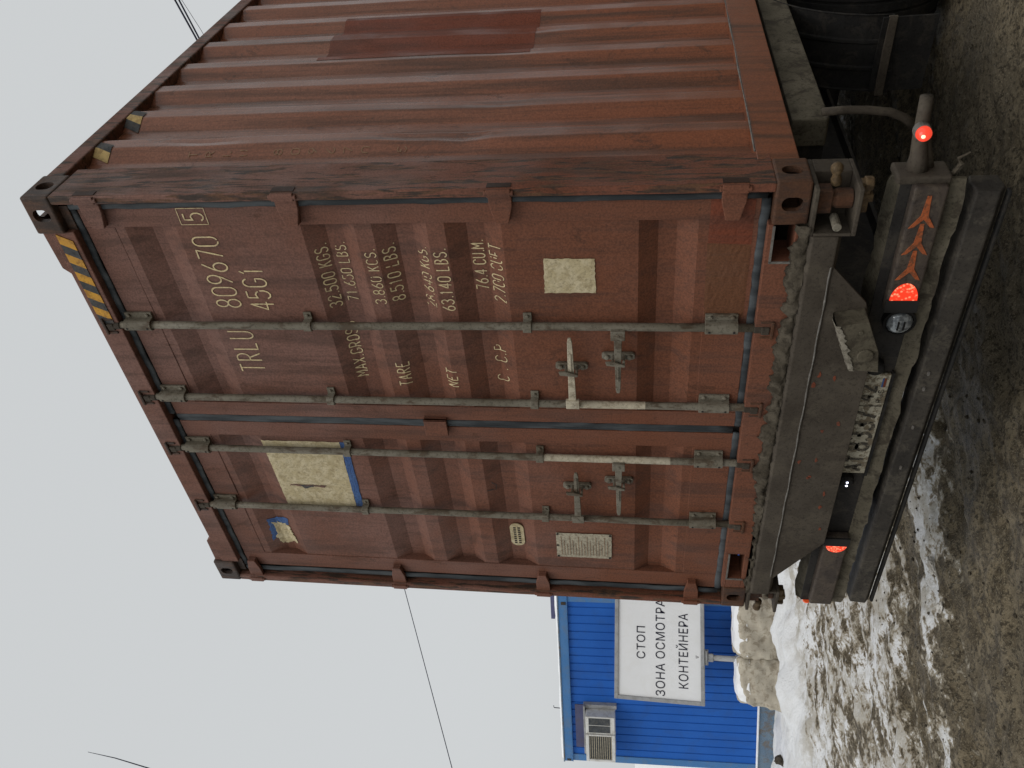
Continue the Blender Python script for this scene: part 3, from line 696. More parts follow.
write('3.860 KGS.', 0.690, 0.945, 2.662, 2.706, 0.0040, 0.34); write('8.510 LBS.', 0.695, 0.955, 2.590, 2.636, 0.0048, 0.05)
write('NET', 0.248, 0.345, 2.425, 2.472, 0.0045, 0.36)
write('28.640 KGS.', 0.664, 0.945, 2.462, 2.504, 0.0038, 0.58); write('63.140 LBS.', 0.658, 0.945, 2.385, 2.435, 0.0048, 0.05)
write('C . C.P', 0.262, 0.455, 2.206, 2.256, 0.0040, 0.42)
write('76.4 CU.M.', 0.735, 0.958, 2.246, 2.294, 0.0048, 0.05); write('2.700 CUFT', 0.688, 0.950, 2.178, 2.226, 0.0040, 0.42)
# worn vertical number on the first rib of the right wall
def ssurf(y, z): return Vector((side_x(y) + dent(y, z) + 0.002, y, z))
for k, ch in enumerate('TRLU 809670 5'):
    if ch != ' ': stroke_mesh(strokes(ch, 0.376, 0.400, 3.445-k*0.073, 3.480-k*0.073), 0.0035, ssurf, 0.30).build('lettering', 'chalk', cont, fix=False)

# ---- papers, plates and patches on the doors
def sheet(name, mat, parent, quad, off=0.003, nu=14, nv=14, jit=0.002):
    """quad: tl, tr, br, bl as (x, z)"""
    tl, tr, br, bl = [Vector((q[0], 0, q[1])) for q in quad]
    rows = []
    for j in range(nv+1):
        r = []
        for i in range(nu+1):
            p = tl.lerp(tr, i/nu).lerp(bl.lerp(br, i/nu), j/nv)
            e = 1 if (i in (0, nu) or j in (0, nv)) else 0
            x, z = p.x + e*random.uniform(-jit, jit), p.z + e*random.uniform(-jit, jit)
            r.append(Vector((x, fy(x, z)-off-(0 if e else random.uniform(0, 0.0015)), z)))
        rows.append(r)
    m = MB(); m.grid(rows); o = m.build(name, mat, parent, fix=False); return o
sheet('paper_label', 'paper', dR, ((0.742, 2.022), (0.898, 2.018), (0.898, 1.828), (0.743, 1.826)))['label'] = 'blank cream paper label with ragged edges'
sheet('paper_label', 'paper', dL, ((-0.592, 3.434), (-0.118, 3.445), (-0.118, 3.052), (-0.596, 3.068)), nu=26, nv=22)['label'] = 'large torn cream label with a blue strip along its foot'
sheet('label_strip', 'blue_print', dL, ((-0.598, 3.067), (-0.118, 3.051), (-0.118, 3.014), (-0.602, 3.030)), 0.0028)
sheet('label_tear', 'container_paint', dL, ((-0.435, 3.385), (-0.425, 3.375), (-0.425, 3.19), (-0.440, 3.20)), 0.0062, 4, 14, 0.004)
sheet('label_tear', 'hazard_black', dL, ((-0.455, 3.31), (-0.425, 3.335), (-0.425, 3.255), (-0.438, 3.262)), 0.0066, 4, 10, 0.004)
sheet('paper_label', 'paper', dL, ((-0.960, 3.585), (-0.775, 3.590), (-0.800, 3.500), (-0.935, 3.478)), 0.0045, jit=0.010)['label'] = 'small torn remnant of a cream and blue label'
sheet('label_strip', 'blue_print', dL, ((-0.920, 3.615), (-0.745, 3.606), (-0.740, 3.49), (-0.790, 3.50)), 0.0028, jit=0.004)
sheet('data_plate', 'data_plate', dL, ((-0.916, 2.060), (-0.722, 2.058), (-0.722, 1.780), (-0.918, 1.782)), 0.006, jit=0.001)
m = MB()
for k in range(17): m.box(-0.895, -0.745 - 0.03*(k % 3), DY-0.0098, DY-0.0088, 2.032-k*0.0145, 2.0345-k*0.0145)
m.build('plate_print', 'chalk', dL)
m = MB()
for (x, z) in ((-0.908, 2.052), (-0.73, 2.05), (-0.908, 1.79), (-0.73, 1.788), (-0.82, 2.052)): m.lathe([(0.006, 0), (0.006, 0.004)], (x, DY-0.007, z), (0, -1, 0), 8)
m.build('plate_rivets', 'chassis_dark', dL)
def oval(cx_, cz_, hw, hh, n=24): return [(cx_ + (hw-hh)*(1 if math.cos(a) > 0 else -1) + hh*math.cos(a), cz_ + hh*math.sin(a)) for a in [2*math.pi*(i+.5)/n for i in range(n)]]
m = MB()
yo = DY + 0.5*DEP
# round-ended tag bridging the slope of the fourth rib
T_ = Matrix.Translation((-0.795, fy(-0.795, 2.262)-0.008, 2.262))
m.prism(oval(0, 0, 0.088, 0.036), 1, -0.003, 0.003, T_); m.build('oval_tag', 'paper', dL, bevel=0.001)
m = MB()
for q in (-0.010, 0.012):
    for k in range(8): m.box(-0.068+k*0.017, -0.068+k*0.017+0.010, -0.0042, -0.0032, q-0.007, q+0.006, T_)
m.build('tag_print', 'chassis_dark', dL)
sheet('repaint_patch', 'repaint_ochre', dR, ((0.640, 1.418), (0.960, 1.424), (0.952, 1.272), (0.628, 1.270)), 0.0022, jit=0.001)
sheet('repaint_patch', 'repaint_red', dR, ((0.962, 1.422), (1.140, 1.422), (1.135, 1.272), (0.955, 1.272)), 0.0022, jit=0.001)
sheet('repaint_patch', 'repaint_ochre', dL, ((-0.945, 1.416), (-0.632, 1.424), (-0.624, 1.300), (-0.938, 1.288)), 0.0022, jit=0.001)
def scribble(parent, x0, z0, n, amp, seed, mat='chalk'):
    rnd = random.Random(seed); P = [(x0, z0)]
    for k in range(n): P.append((P[-1][0] + rnd.uniform(-0.2, 0.8)*amp, z0 + rnd.uniform(-0.8, 0.8)*amp))
    stroke_mesh([P], 0.003, dsurf, 0.15).build('chalk_mark', mat, parent, fix=False)
scribble(dL, -0.90, 1.36, 7, 0.04, 3); scribble(dL, -0.72, 1.36, 7, 0.03, 5)
scribble(dL, -0.43, 2.35, 6, 0.04, 8, 'hazard_black')
# hazard stripes on the header
for k in range(5):
    x = 1.052 - k*0.086; y0, y1 = 0.0065, 0.0098
    m = MB(); m.prism([(x, ZT-0.070), (x-0.043, ZT-0.070), (x-0.075, ZT-0.130), (x-0.032, ZT-0.130)], 1, y0, y1); m.build('hazard_stripe', 'hazard_yellow', cont)
    m = MB(); m.prism([(x-0.043, ZT-0.070), (x-0.086, ZT-0.070), (x-0.118, ZT-0.130), (x-0.075, ZT-0.130)], 1, y0, y1); m.build('hazard_stripe', 'hazard_black', cont)

# ================================================================== TRAILER
tr = empty('semi_trailer', (0, 0, 0))
tag(tr, 'muddy dark grey container trailer chassis with lit red tail lamps', 'trailer')
BY = -0.035                                                   # rear face of the bolster
m = MB(); m.prism([(BY, 1.000), (BY, 1.082), (BY+0.014, 1.094), (0.20, 1.094), (0.20, 0.985), (BY+0.02, 0.985)], 0, -1.045, 1.030); m.build('rear_bolster', 'chassis_grime', tr, bevel=0.004)
m = MB(); m.prism([(0.915, 1.002), (0.755, 0.860), (0.52, 0.795), (-0.62, 0.795), (-0.90, 0.985), (-0.92, 1.002)], 1, BY+0.004, BY+0.018); m.build('bolster_plate', 'chassis_grime', tr, bevel=0.002)
m = MB(); m.tube([(0.91-k*0.05, BY-0.001+0.001*math.sin(k*2.1), 1.006+0.0015*math.sin(k*1.3)) for k in range(37)], [0.0030+0.0012*math.sin(k*2.7) for k in range(37)], 8); m.build('weld_seam', 'weld_line', tr)
# red paint flecks left on the plate
m = MB()
for k in range(12):
    x, z = random.uniform(-0.55, 0.45), random.uniform(0.83, 0.99)
    m.prism([(x+random.uniform(0.004, 0.02)*math.cos(a), z+random.uniform(0.003, 0.010)*math.sin(a)) for a in [q*math.pi/3 for q in range(6)]], 1, BY+0.0025, BY+0.0038)
m.build('paint_flecks', 'repaint_red', tr)['kind'] = 'stuff'
# caked mud along the top edge of the bolster
rows = []
NX = 260
for i in range(NX+1):
    x = 1.065 - 2.115*i/NX
    top = 1.100 + 0.046*max(0.0, 1-abs((x-0.30)/1.05)**2.4) + 0.026*fbm((x*6, 0.3, 0), 4) + 0.022*fbm((x*26, 4.3, 0), 5)
    top = max(top, 1.100)
    r = []
    for j, (yy, zf) in enumerate(((BY+0.012, 1.092), (BY+0.008, 1.099), (BY+0.010, 1.107), (BY+0.018, None), (0.000, 'top'), (0.004, 1.085))):
        z = top if zf == 'top' else (1.09+0.75*(top-1.09) if zf is None else zf)
        n_ = 0.013*fbm((x*26, j*1.7, 2.2), 5)
        r.append(Vector((x, yy + n_, z + 0.008*fbm((x*16, j*2.1, 7.7), 3) if j in (1, 2, 3) else z)))
    rows.append(r)
m = MB(); m.grid(rows); m.build('caked_mud', 'caked_mud', tr, smooth=True)
# hook bracket on the plate
m = MB()
m.prism([(0.735, 0.862), (0.715, 0.968), (0.515, 0.890), (0.505, 0.790), (0.60, 0.806)], 1, BY-0.085, BY+0.003)
m.lathe([(0.009, 0), (0.009, 0.004)], (0.69, BY-0.085, 0.882), (0, -1, 0), 10)
m.lathe([(0.030, 0), (0.030, 0.006), (0.026, 0.008)], (0.585, BY-0.085, 0.850), (0, -1, 0), 14)
hb = m.build('hook_bracket', 'beam_mud', tr, bevel=0.004)
rows = []
for i in range(31):
    t = i/30; p = Vector((0.719, 0, 0.966)).lerp(Vector((0.513, 0, 0.888)), t)
    w_ = 0.006*fbm((t*9, 0, 3), 4)
    rows.append([Vector((p.x, BY-0.002, p.z+0.003)), Vector((p.x+w_, BY-0.045, p.z+0.012+w_)), Vector((p.x, BY-0.088+w_*0.5, p.z+0.006+w_)), Vector((p.x, BY-0.089, p.z-0.012+2*w_))])
MB().grid(rows).build('lit_mud_edge', 'lit_edge_mud', hb, smooth=True)  # mud strip lightened to paint the lit upper edge of the bracket
# twist locks at the two rear corners
for sx in (1, -1):
    xo, xi = sx*1.205, sx*1.03
    a, b = min(xo, xi), max(xo, xi)
    m = MB()
    m.box(a, b, BY+0.01, 0.19, 1.082, 1.097); m.box(a, b, BY+0.005, 0.19, 0.945, 0.960); m.box(min(xi, xi+sx*0.012), max(xi, xi+sx*0.012), BY+0.005, 0.19, 0.960, 1.082)
    m.box(a, b, 0.10, 0.19, 0.960, 1.082)
    tl = m.build('twist_lock', 'chassis_grime', tr, bevel=0.003)
    m = MB(); m.lathe([(0.034, 0), (0.034, 0.05), (0.030, 0.055), (0.030, 0.085)], (sx*1.135, 0.045, 0.962), (0, 0, 1), 14); m.box(sx*1.135-0.04, sx*1.135+0.04, 0.012, 0.075, 1.030, 1.080); m.build('lock_shaft', 'casting_rust', tl, bevel=0.003)
    m = MB(); m.lathe([(0.016, 0), (0.018, 0.02), (0.012, 0.035), (0.020, 0.05), (0.020, 0.065), (0.012, 0.075)], (sx*1.195, 0.030, 1.025), (sx*1, 0, 0.1), 12); m.build('locking_knob', 'brass_rust', tl, smooth=True)
    m = MB(); m.tube([(sx*1.070, BY-0.005, 1.012), (sx*1.070, BY+0.07, 1.012)], 0.015, 12); m.build('lock_pin', 'galvanised', tl, bevel=0.002)
    m = MB(); m.box(sx*1.145-0.055, sx*1.145+0.055, 0.022, 0.062, 0.912, 0.944); m.box(sx*1.145-0.014, sx*1.145+0.014, 0.018, 0.066, 0.900, 0.9448); m.lathe([(0.026, 0), (0.026, 0.028)], (sx*1.19, 0.04, 0.905), (0, 0, 1), 6); m.build('lock_nut', 'brass_rust', tl, bevel=0.004)
# main beams, cross members, side beams
for sx in (1, -1):
    m = MB(); x = sx*0.47
    m.box(x-0.07, x+0.07, 0.19, 11.6, 0.985, 1.000); m.box(x-0.07, x+0.07, 0.19, 11.6, 0.60, 0.615); m.box(x-0.006, x+0.006, 0.19, 11.6, 0.615, 0.985)
    m.build('main_beam', 'chassis_dark', tr)
    m = MB(); a, b = sorted((sx*1.055, sx*1.168))
    m.prism([(0.585, 0.962), (0.600, 0.955), (11.4, 0.955), (11.4, 1.094), (0.585, 1.094)], 0, a, b); m.build('side_beam', 'beam_mud', tr, bevel=0.006)
    m = MB(); m.box(min(sx*0.54, sx*1.06), max(sx*0.54, sx*1.06), 0.60, 0.66, 0.96, 1.085); m.build('outrigger', 'chassis_dark', tr)
    m = MB()
    for q in range(4): m.box(min(sx*0.54, sx*1.06), max(sx*0.54, sx*1.06), 2.9+q*2.6, 2.96+q*2.6, 0.96, 1.085)
    m.build('outrigger', 'chassis_dark', tr)
m = MB()
for k in range(8): m.box(-0.40, 0.40, 0.30+k*1.5, 0.36+k*1.5, 0.66, 0.96)
m.build('cross_members', 'chassis_dark', tr)
# lamp carrier: back plate, bent top lip and lower lip caked with mud
LY = 0.050
m = MB(); m.box(-1.195, 1.205, LY, LY+0.008, 0.668, 0.815)
m.build('lamp_carrier', 'chassis_dark', tr, bevel=0.002)
def lip(name, z0, z1, y0, y1, seed, mat, xa=-1.19, xb=1.20, amp=0.012):
    rows = []
    for i in range(91):
        x = xa + (xb-xa)*i/90
        e = amp*fbm((x*5, seed, 0), 4) + 0.4*amp*fbm((x*24, seed, 2), 3)
        taper = min(1, (xb-x)/0.05+0.25, (x-xa)/0.05+0.25)
        rows.append([Vector((x, y0, z0)), Vector((x, y1+(y0-y1)*(1-taper)+e*0.5, z1+e)), Vector((x, y1+0.012+(y0-y1)*(1-taper), z1+e-0.004)), Vector((x, y0+0.012, z0-0.003))])
    MB().grid(rows).build(name, mat, tr)
lip('carrier_top_lip', 0.814, 0.838, LY+0.004, LY+0.075, 1.0, 'beam_mud')
lip('carrier_lower_lip', 0.674, 0.618, LY-0.004, LY-0.022, 2.0, 'beam_mud')
for sx in (1, -1):
    m = MB(); m.box(sx*0.47-0.04, sx*0.47+0.04, LY+0.009, 0.20, 0.62, 0.985); m.build('carrier_bracket', 'chassis_dark', tr)
# underrun beam
m = MB(); m.prism([(0.050, 0.488), (0.015, 0.512), (0.022, 0.585), (0.085, 0.592), (0.130, 0.582), (0.130, 0.488)], 0, -1.150, 1.165); ub = m.build('underrun_beam', 'underrun_steel', tr, bevel=0.006)
m = MB(); m.box(-1.145, 1.160, 0.022, 0.050, 0.474, 0.487); m.build('underrun_strip', 'rubber', tr, bevel=0.004)
for sx in (1, -1):
    m = MB(); m.prism([(0.10, 0.50), (0.16, 0.50), (0.26, 0.70), (0.19, 0.70)], 0, sx*0.47-0.03, sx*0.47+0.03); m.build('underrun_arm', 'chassis_dark', tr)
m = MB()
for (x, z) in ((0.39, 0.558), (0.31, 0.558), (0.10, 0.553), (-0.14, 0.550)): m.box(x-0.012, x+0.006, 0.012, 0.022, z-0.004, z+0.003)
m.build('scratch_marks', 'weld_line', tr)
# tail lamps
def tail_lamp(sx, x0, x1):
    a, b = sorted((x0, x1))
    m = MB(); m.box(a, b, LY-0.045, LY-0.001, 0.674, 0.783); o = m.build('tail_lamp', 'lamp_body', tr, bevel=0.010, seg=3)
    o['label'] = 'long rectangular tail lamp with orange arrow marks' if sx > 0 else 'long rectangular tail lamp with brown lens'
    yl = LY-0.046
    xc = x0 + sx*0.052
    pts = [(xc, 0.680), (xc, 0.774)] if sx > 0 else [(xc, 0.774), (xc, 0.680)]
    n = 14; half = [(xc + sx*(0.072 if sx > 0 else 0.050)*math.sin(math.pi*i/n), 0.727 + 0.047*math.cos(math.pi*i/n)) for i in range(n+1)]
    m = MB(); m.prism(half, 1, yl-0.003, yl+0.004); m.build('led_cluster', 'led_red', o)
    m = MB(); m.box(min(x0, xc), max(x0, xc), yl-0.006, yl+0.003, 0.672, 0.784); m.build('lamp_divider', 'interior_black', o)
    if sx > 0:
        for tip in (0.880, 0.985, 1.090):
            m = MB(); w = 0.0085; bx = tip - 0.052
            z = 0.731
            m.prism([(tip+0.070, z+0.006), (tip-0.004, z+0.012), (bx, z+0.042), (bx+0.004, z+0.026), (tip-0.018, z), (bx+0.004, z-0.026), (bx, z-0.042), (tip-0.004, z-0.012), (tip+0.070, z-0.006)], 1, yl-0.0015, yl+0.002)
            m.build('arrow_mark', 'arrow_orange', o)
tail_lamp(1, 0.690, 1.190); tail_lamp(-1, -0.625, -1.165)
# reversing lamp
m = MB(); m.lathe([(0.058, 0), (0.058, 0.030), (0.050, 0.034), (0.048, 0.026)], (0.628, LY-0.001, 0.712), (0, -1, 0), 28); rl = m.build('reversing_lamp', 'rubber', tr)
m = MB(); m.lathe([(0.047, 0), (0.046, 0.010), (0.036, 0.020), (0.018, 0.026), (0.001, 0.028)], (0.628, LY-0.024, 0.712), (0, -1, 0), 24); m.build('lamp_lens', 'clear_lens', rl, smooth=True)
m = MB()
for q in (-0.010, 0.010): m.box(0.610, 0.646, LY-0.054, LY-0.050, 0.712+q-0.003, 0.712+q+0.003)
m.build('lens_bar', 'rubber', rl)
# number plate, dirty, with its two lamps
m = MB(); m.box(-0.205, 0.365, LY-0.018, LY-0.006, 0.683, 0.800); npf = m.build('number_plate', 'plate_white', tr, bevel=0.003)
m = MB()
for a, b, c, d in ((-0.215, 0.375, 0.672, 0.682), (-0.215, 0.375, 0.801, 0.808)): m.box(a, b, LY-0.024, LY-0.002, c, d)
m.build('plate_frame', 'rubber', npf)
psurf = lambda x, z: Vector((x, LY-0.0195, z))
stroke_mesh(strokes('AT', -0.185, -0.095, 0.705, 0.768), 0.014, psurf, -0.2).build('plate_lettering', 'plate_ink', npf, fix=False)
pp = strokes('8337', -0.060, 0.165, 0.700, 0.785)
stroke_mesh(pp, 0.016, psurf, -0.3).build('plate_lettering', 'plate_ink', npf, fix=False)
stroke_mesh(strokes('42', 0.225, 0.305, 0.728, 0.788), 0.011, psurf, -0.3).build('plate_lettering', 'plate_ink', npf, fix=False)
stroke_mesh([[(0.197, 0.69), (0.197, 0.793)]], 0.006, psurf, -0.3).build('plate_divider', 'plate_ink', npf, fix=False)
stroke_mesh(strokes('RUS', 0.215, 0.285, 0.697, 0.716), 0.004, psurf, -0.3).build('plate_lettering', 'plate_ink', npf, fix=False)
m = MB(); m.box(0.300, 0.345, LY-0.0205, LY-0.019, 0.697, 0.706); m.build('flag_stripe', 'repaint_red', npf)
m = MB(); m.box(0.300, 0.345, LY-0.0205, LY-0.019, 0.7065, 0.712); m.build('flag_stripe', 'blue_print', npf)
for x in (0.405, -0.250):
    m = MB(); m.lathe([(0.034, 0), (0.034, 0.030), (0.026, 0.040), (0.010, 0.043)], (x, LY-0.001, 0.752), (0, -1, 0), 18); pl = m.build('plate_lamp', 'rubber', tr, smooth=False)
    if x < 0:
        for q in (-0.010, 0.010):
            m = MB(); m.lathe([(0.0055, 0), (0.0045, 0.003)], (x+q, LY-0.0435, 0.752), (0, -1, 0), 10); m.build('lamp_diode', 'plate_led', pl)
# amber side reflector at the carrier's left end, its glint put in as faint emission
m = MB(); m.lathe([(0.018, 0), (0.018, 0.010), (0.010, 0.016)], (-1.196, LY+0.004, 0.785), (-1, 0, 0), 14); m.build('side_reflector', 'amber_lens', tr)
# rubber stalk marker lamp at the right end
m = MB()
m.tube([(1.19, 0.085, 0.765), (1.26, 0.090, 0.768), (1.33, 0.095, 0.778), (1.40, 0.098, 0.782), (1.455, 0.10, 0.785)], [0.040, 0.028, 0.023, 0.021, 0.020], 14)
m.tube([(1.19, 0.11, 0.725), (1.25, 0.105, 0.745), (1.33, 0.10, 0.768)], [0.026, 0.024, 0.020], 10)
ml = m.build('marker_stalk', 'chassis_grime', tr, smooth=True)
m = MB(); m.lathe([(0.027, 0), (0.027, 0.022), (0.024, 0.026)], (1.355, 0.080, 0.784), (0, -1, 0), 20); m.build('lamp_ring', 'weld_line', ml)
m = MB(); m.lathe([(0.024, 0), (0.023, 0.014), (0.017, 0.024), (0.007, 0.029), (0.001, 0.0295)], (1.355, 0.052, 0.784), (0.1, -1, 0), 18); m.build('lamp_lens', 'marker_red', ml, smooth=True)
m = MB(); m.lathe([(0.007, 0), (0.0055, 0.004), (0.001, 0.006)], (1.356, 0.0255, 0.790), (0.1, -1, 0), 12); m.build('lamp_glow', 'marker_core', ml, smooth=True)
m = MB(); m.box(1.185, 1.215, 0.03, 0.14, 0.665, 0.835); m.build('carrier_end', 'chassis_grime', tr, bevel=0.008)
# tattered strip hanging from the carrier end
m = MB(); m.tube([(1.20, 0.07, 0.655), (1.245, 0.06, 0.640), (1.262, 0.06, 0.655), (1.285, 0.055, 0.625)], [0.010, 0.009, 0.006, 0.003], 6); m.build('torn_strap', 'caked_mud', tr)

# wheels, mudguards and flaps
def tyre_prof(): return [(0.30, -0.15), (0.36, -0.185), (0.46, -0.19), (0.50, -0.165), (0.505, -0.12), (0.495, -0.115), (0.495, -0.105), (0.505, -0.10), (0.507, -0.04), (0.496, -0.035), (0.496, -0.025), (0.507, -0.02), (0.507, 0.02), (0.496, 0.025), (0.496, 0.035), (0.507, 0.04), (0.505, 0.10), (0.495, 0.105), (0.495, 0.115), (0.505, 0.12), (0.50, 0.165), (0.46, 0.19), (0.36, 0.185), (0.30, 0.15)]
first = None
for yw in (2.78, 4.09, 5.40):
    m = MB(); m.tube([(-0.9, yw, 0.505), (0.9, yw, 0.505)], 0.065, 12); m.build('axle', 'chassis_dark', tr)
    for sx in (1, -1):
        if first is None:
            e = bpy.data.objects.new('wheel', None); col.objects.link(e); e.parent = tr; e.location = (sx*1.0, yw, 0.505)
            m = MB(); m.lathe(tyre_prof(), (sx*1.0, yw, 0.505), (1, 0, 0), 48, False); t_ = m.build('tyre', 'rubber', e)
            m = MB(); m.lathe([(0.30, -0.15), (0.285, -0.12), (0.27, 0.02), (0.15, 0.05), (0.14, 0.12), (0.05, 0.13), (0.01, 0.13)], (sx*1.0, yw, 0.505), (1, 0, 0), 32); r_ = m.build('rim', 'chassis_grime', e)
            first = (e, t_, r_)
        else:
            e = first[0].copy(); col.objects.link(e); e.location = (sx*1.0, yw, 0.505); e.rotation_euler = (0, 0, 0 if sx > 0 else math.pi)
            for q in first[1:]:
                c_ = q.copy(); c_.parent = e; col.objects.link(c_)
for sx in (1, -1):
    # curved guard with pressed ribs
    prof = [(2.32 + 0.62*math.cos(a), 0.505 + 0.60*math.sin(a)) for a in [math.radians(180-10*i) for i in range(15)]]
    prof = [(1.655, 0.47), (1.670, 0.50)] + prof
    xs_ = [0.800, 0.806, 0.90, 0.906, 0.914, 0.92, 1.03, 1.036, 1.044, 1.05, 1.165, 1.172]
    rib = [0.016, 0, 0, 0.009, 0.009, 0, 0, 0.009, 0.009, 0, 0, 0.016]
    rows = []
    for (y, z) in prof:
        d = Vector((0, y-2.32, z-0.505)).normalized()
        rows.append([Vector((sx*x, y, min(z, 1.08))) + d*rb for x, rb in zip(xs_, rib)])
    MB().grid(rows).build('mudguard', 'rubber', tr, solid=0.006)
    m = MB()
    rows = [[Vector((sx*x, 1.648 + 0.012*math.sin(x*9) + (0.56-z)*0.06, z)) for x in [0.815 + 0.36*i/12 for i in range(13)]] for z in [0.56 - 0.25*j/6 for j in range(7)]]
    m.grid(rows); m.build('mud_flap', 'rubber', tr, solid=0.010)
    m = MB(); m.box(min(sx*0.80, sx*1.18), max(sx*0.80, sx*1.18), 1.628, 1.644, 0.495, 0.535); m.build('flap_strip', 'chassis_grime', tr, bevel=0.003)
# air line looping down to the carrier end
p = [on_y(a, b, 0.55) for a, b in ((822, 112), (845, 110), (868, 110), (890, 112), (905, 118), (915, 128))]
m = MB(); m.tube(p, 0.016, 10); m.build('bent_tube', 'chassis_grime', tr, smooth=True)
m = MB(); m.tube([(0.20, 0.6, 0.78), (0.2, 2.2, 0.80)], 0.13, 20); m.build('air_tank', 'chassis_dark', tr, smooth=False)

# ================================================================== CABIN
A0 = on_z(768.5, 771, -0.08)
ang = math.radians(25)
du = Vector((math.cos(ang), math.sin(ang), 0)); dn = Vector((math.sin(ang), -math.cos(ang), 0))     # dn faces the truck
TILT = math.radians(1.6)
up = (Vector((0, 0, 1))*math.cos(TILT) - du*math.sin(TILT)).normalized(); du2 = (du*math.cos(TILT) + Vector((0, 0, 1))*math.sin(TILT)).normalized()
MC = Matrix(((du2.x, dn.x, up.x, A0.x), (du2.y, dn.y, up.y, A0.y), (du2.z, dn.z, up.z, -0.08), (0, 0, 0, 1)))   # local: s along wall, n out, h up
MCi = MC.inverted()
def wall(px, py, n=0.0): return MCi @ on_plane(px, py, A0+dn*n, dn)
CW, CH, CL = wall(600, 595).x, wall(563, 700).z, 6.0
cab = empty('site_cabin', (A0.x, A0.y, -0.08))
tag(cab, 'bright blue ribbed metal site cabin with pale blue edge trim', 'cabin')
def ribbed(s0, s1, face_n, name, along='s'):
    m = MB(); P = 0.1175; prof = []
    s_ = s0
    while s_ < s1-0.01:
        for q, d in ((0, 0), (0.096, 0), (0.101, -0.010), (0.113, -0.010)):
            if s_+q < s1: prof.append((s_+q, d))
        s_ += P
    prof.append((s1, 0))
    rows = []
    for h in (0.16, 0.8, 1.6, CH-0.09):
        rows.append([MC @ (Vector((a, face_n+d, h)) if along == 's' else Vector((face_n-d if face_n < 1 else face_n+d, -a, h))) for a, d in prof])
    m.grid(rows); return m.build(name, 'cabin_blue', cab)
ribbed(0.10, CW-0.10, 0.0, 'end_wall'); ribbed(0.1, CL-0.1, 0.012, 'side_wall', 'n'); ribbed(0.1, CL-0.1, CW-0.012, 'side_wall', 'n')
m = MB(); m.box(0.035, CW-0.035, -CL, -0.02, 0.1, CH-0.06, MC); m.build('cabin_core', 'cabin_blue', cab)
for a in (0.0, CW-0.10):
    m = MB(); m.box(a, a+0.10, -0.10, 0.016, 0.14, CH-0.10, MC); m.build('corner_trim', 'cabin_trim', cab, bevel=0.004)
    m = MB(); m.box(a, a+0.10, -CL, -CL+0.1, 0.14, CH-0.10, MC); m.build('corner_trim', 'cabin_trim', cab, bevel=0.004)
m = MB(); m.box(-0.01, CW+0.01, -0.10, 0.024, CH-0.10, CH+0.005, MC); m.box(-0.012, CW+0.012, -0.1, 0.034, CH-0.107, CH-0.099, MC); m.build('top_trim', 'cabin_trim', cab, bevel=0.004)
m = MB(); m.box(-0.01, CW+0.01, -0.10, 0.024, -0.06, 0.14, MC); m.build('base_frame', 'trim_weathered', cab, bevel=0.004)
m = MB(); m.box(0.0, CW, 0.001, 0.045, 0.1402, 0.165, MC); m.build('ledge_snow', 'snow', cab, bevel=0.01)
m = MB(); m.box(-0.02, CW+0.02, -CL-0.02, 0.03, CH+0.005, CH+0.022, MC); m.build('roof', 'trim_weathered', cab)
rows = []
for i in range(25):
    s_ = -0.02 + (CW+0.04)*i/24
    rows.append([MC @ Vector((s_, q, CH+0.022+(0.030+0.02*fbm((s_*2, q*2, 5), 3) if 0 < j < 8 else -0.002))) for j, q in enumerate((-0.02, -0.06, -0.12, -0.3, -1, -2, -3, -4.5, -CL))])
MB().grid(rows).build('roof_snow', 'snow', cab, smooth=True)
m = MB(); m.box(0.0, 0.03, 0.0245, 0.03, CH-0.075, CH-0.025, MC); m.build('trim_latch', 'chassis_grime', cab)
m = MB(); m.box(CW-0.14, CW-0.10, 0.0245, 0.03, CH-0.09, CH-0.03, MC); m.build('trim_latch', 'chassis_grime', cab)
q0, q1 = wall(555, 626), wall(554, 588)
m = MB(); m.box(q0.x, CW, -0.25, -0.16, CH+0.075, CH+0.125, MC); m.box(CW-0.25, CW-0.15, -0.24, -0.17, CH, CH+0.08, MC); m.box(q0.x+0.05, q0.x+0.12, -0.24, -0.17, CH, CH+0.08, MC); m.build('roof_pipe', 'purple_tin', cab, bevel=0.005)
q = wall(557, 711)
m = MB(); m.tube([MC @ Vector((q.x, -0.06, CH+0.02)), MC @ Vector((q.x+0.005, -0.06, CH+0.13)), MC @ Vector((q.x+0.035, -0.06, CH+0.135))], 0.006, 6); m.build('roof_hook', 'cable_black', cab)

# air conditioner in the wall
a, b = wall(600, 761, 0.23), wall(600, 718, 0.23)
s0, s1, h1, h0 = a.x, b.x, wall(586, 740, 0.23).z, wall(615, 740, 0.23).z
ac = empty('air_conditioner', MC @ Vector(((s0+s1)/2, 0.02, h0)))
tag(ac, 'white boxy window air conditioner set in the blue cabin wall', 'air conditioner')
mid = s0 + (s1-s0)*0.62
m = MB(); m.box(s0, s1, -0.05, 0.22, h0, h1, MC); m.build('casing', 'ac_white', ac, bevel=0.008)
m = MB(); m.box(s0+0.03, mid-0.02, 0.2205, 0.225, h0+0.04, h1-0.04, MC); m.build('grille_back', 'ac_dark', ac)
for k in range(11):
    hh = h0+0.05 + (h1-h0-0.10)*k/10
    m = MB(); m.box(s0+0.03, mid-0.02, 0.226, 0.232, hh-0.006, hh+0.003, MC); m.build('slat', 'data_plate', ac)
m = MB()
for (x0, x1, y0, y1) in ((s0, mid, h0, h0+0.04), (s0, mid, h1-0.04, h1), (s0, s0+0.03, h0+0.04, h1-0.04), (mid-0.02, mid, h0+0.04, h1-0.04)): m.box(x0, x1, 0.2203, 0.245, y0, y1, MC)
m.build('front_frame', 'ac_white', ac, bevel=0.005)
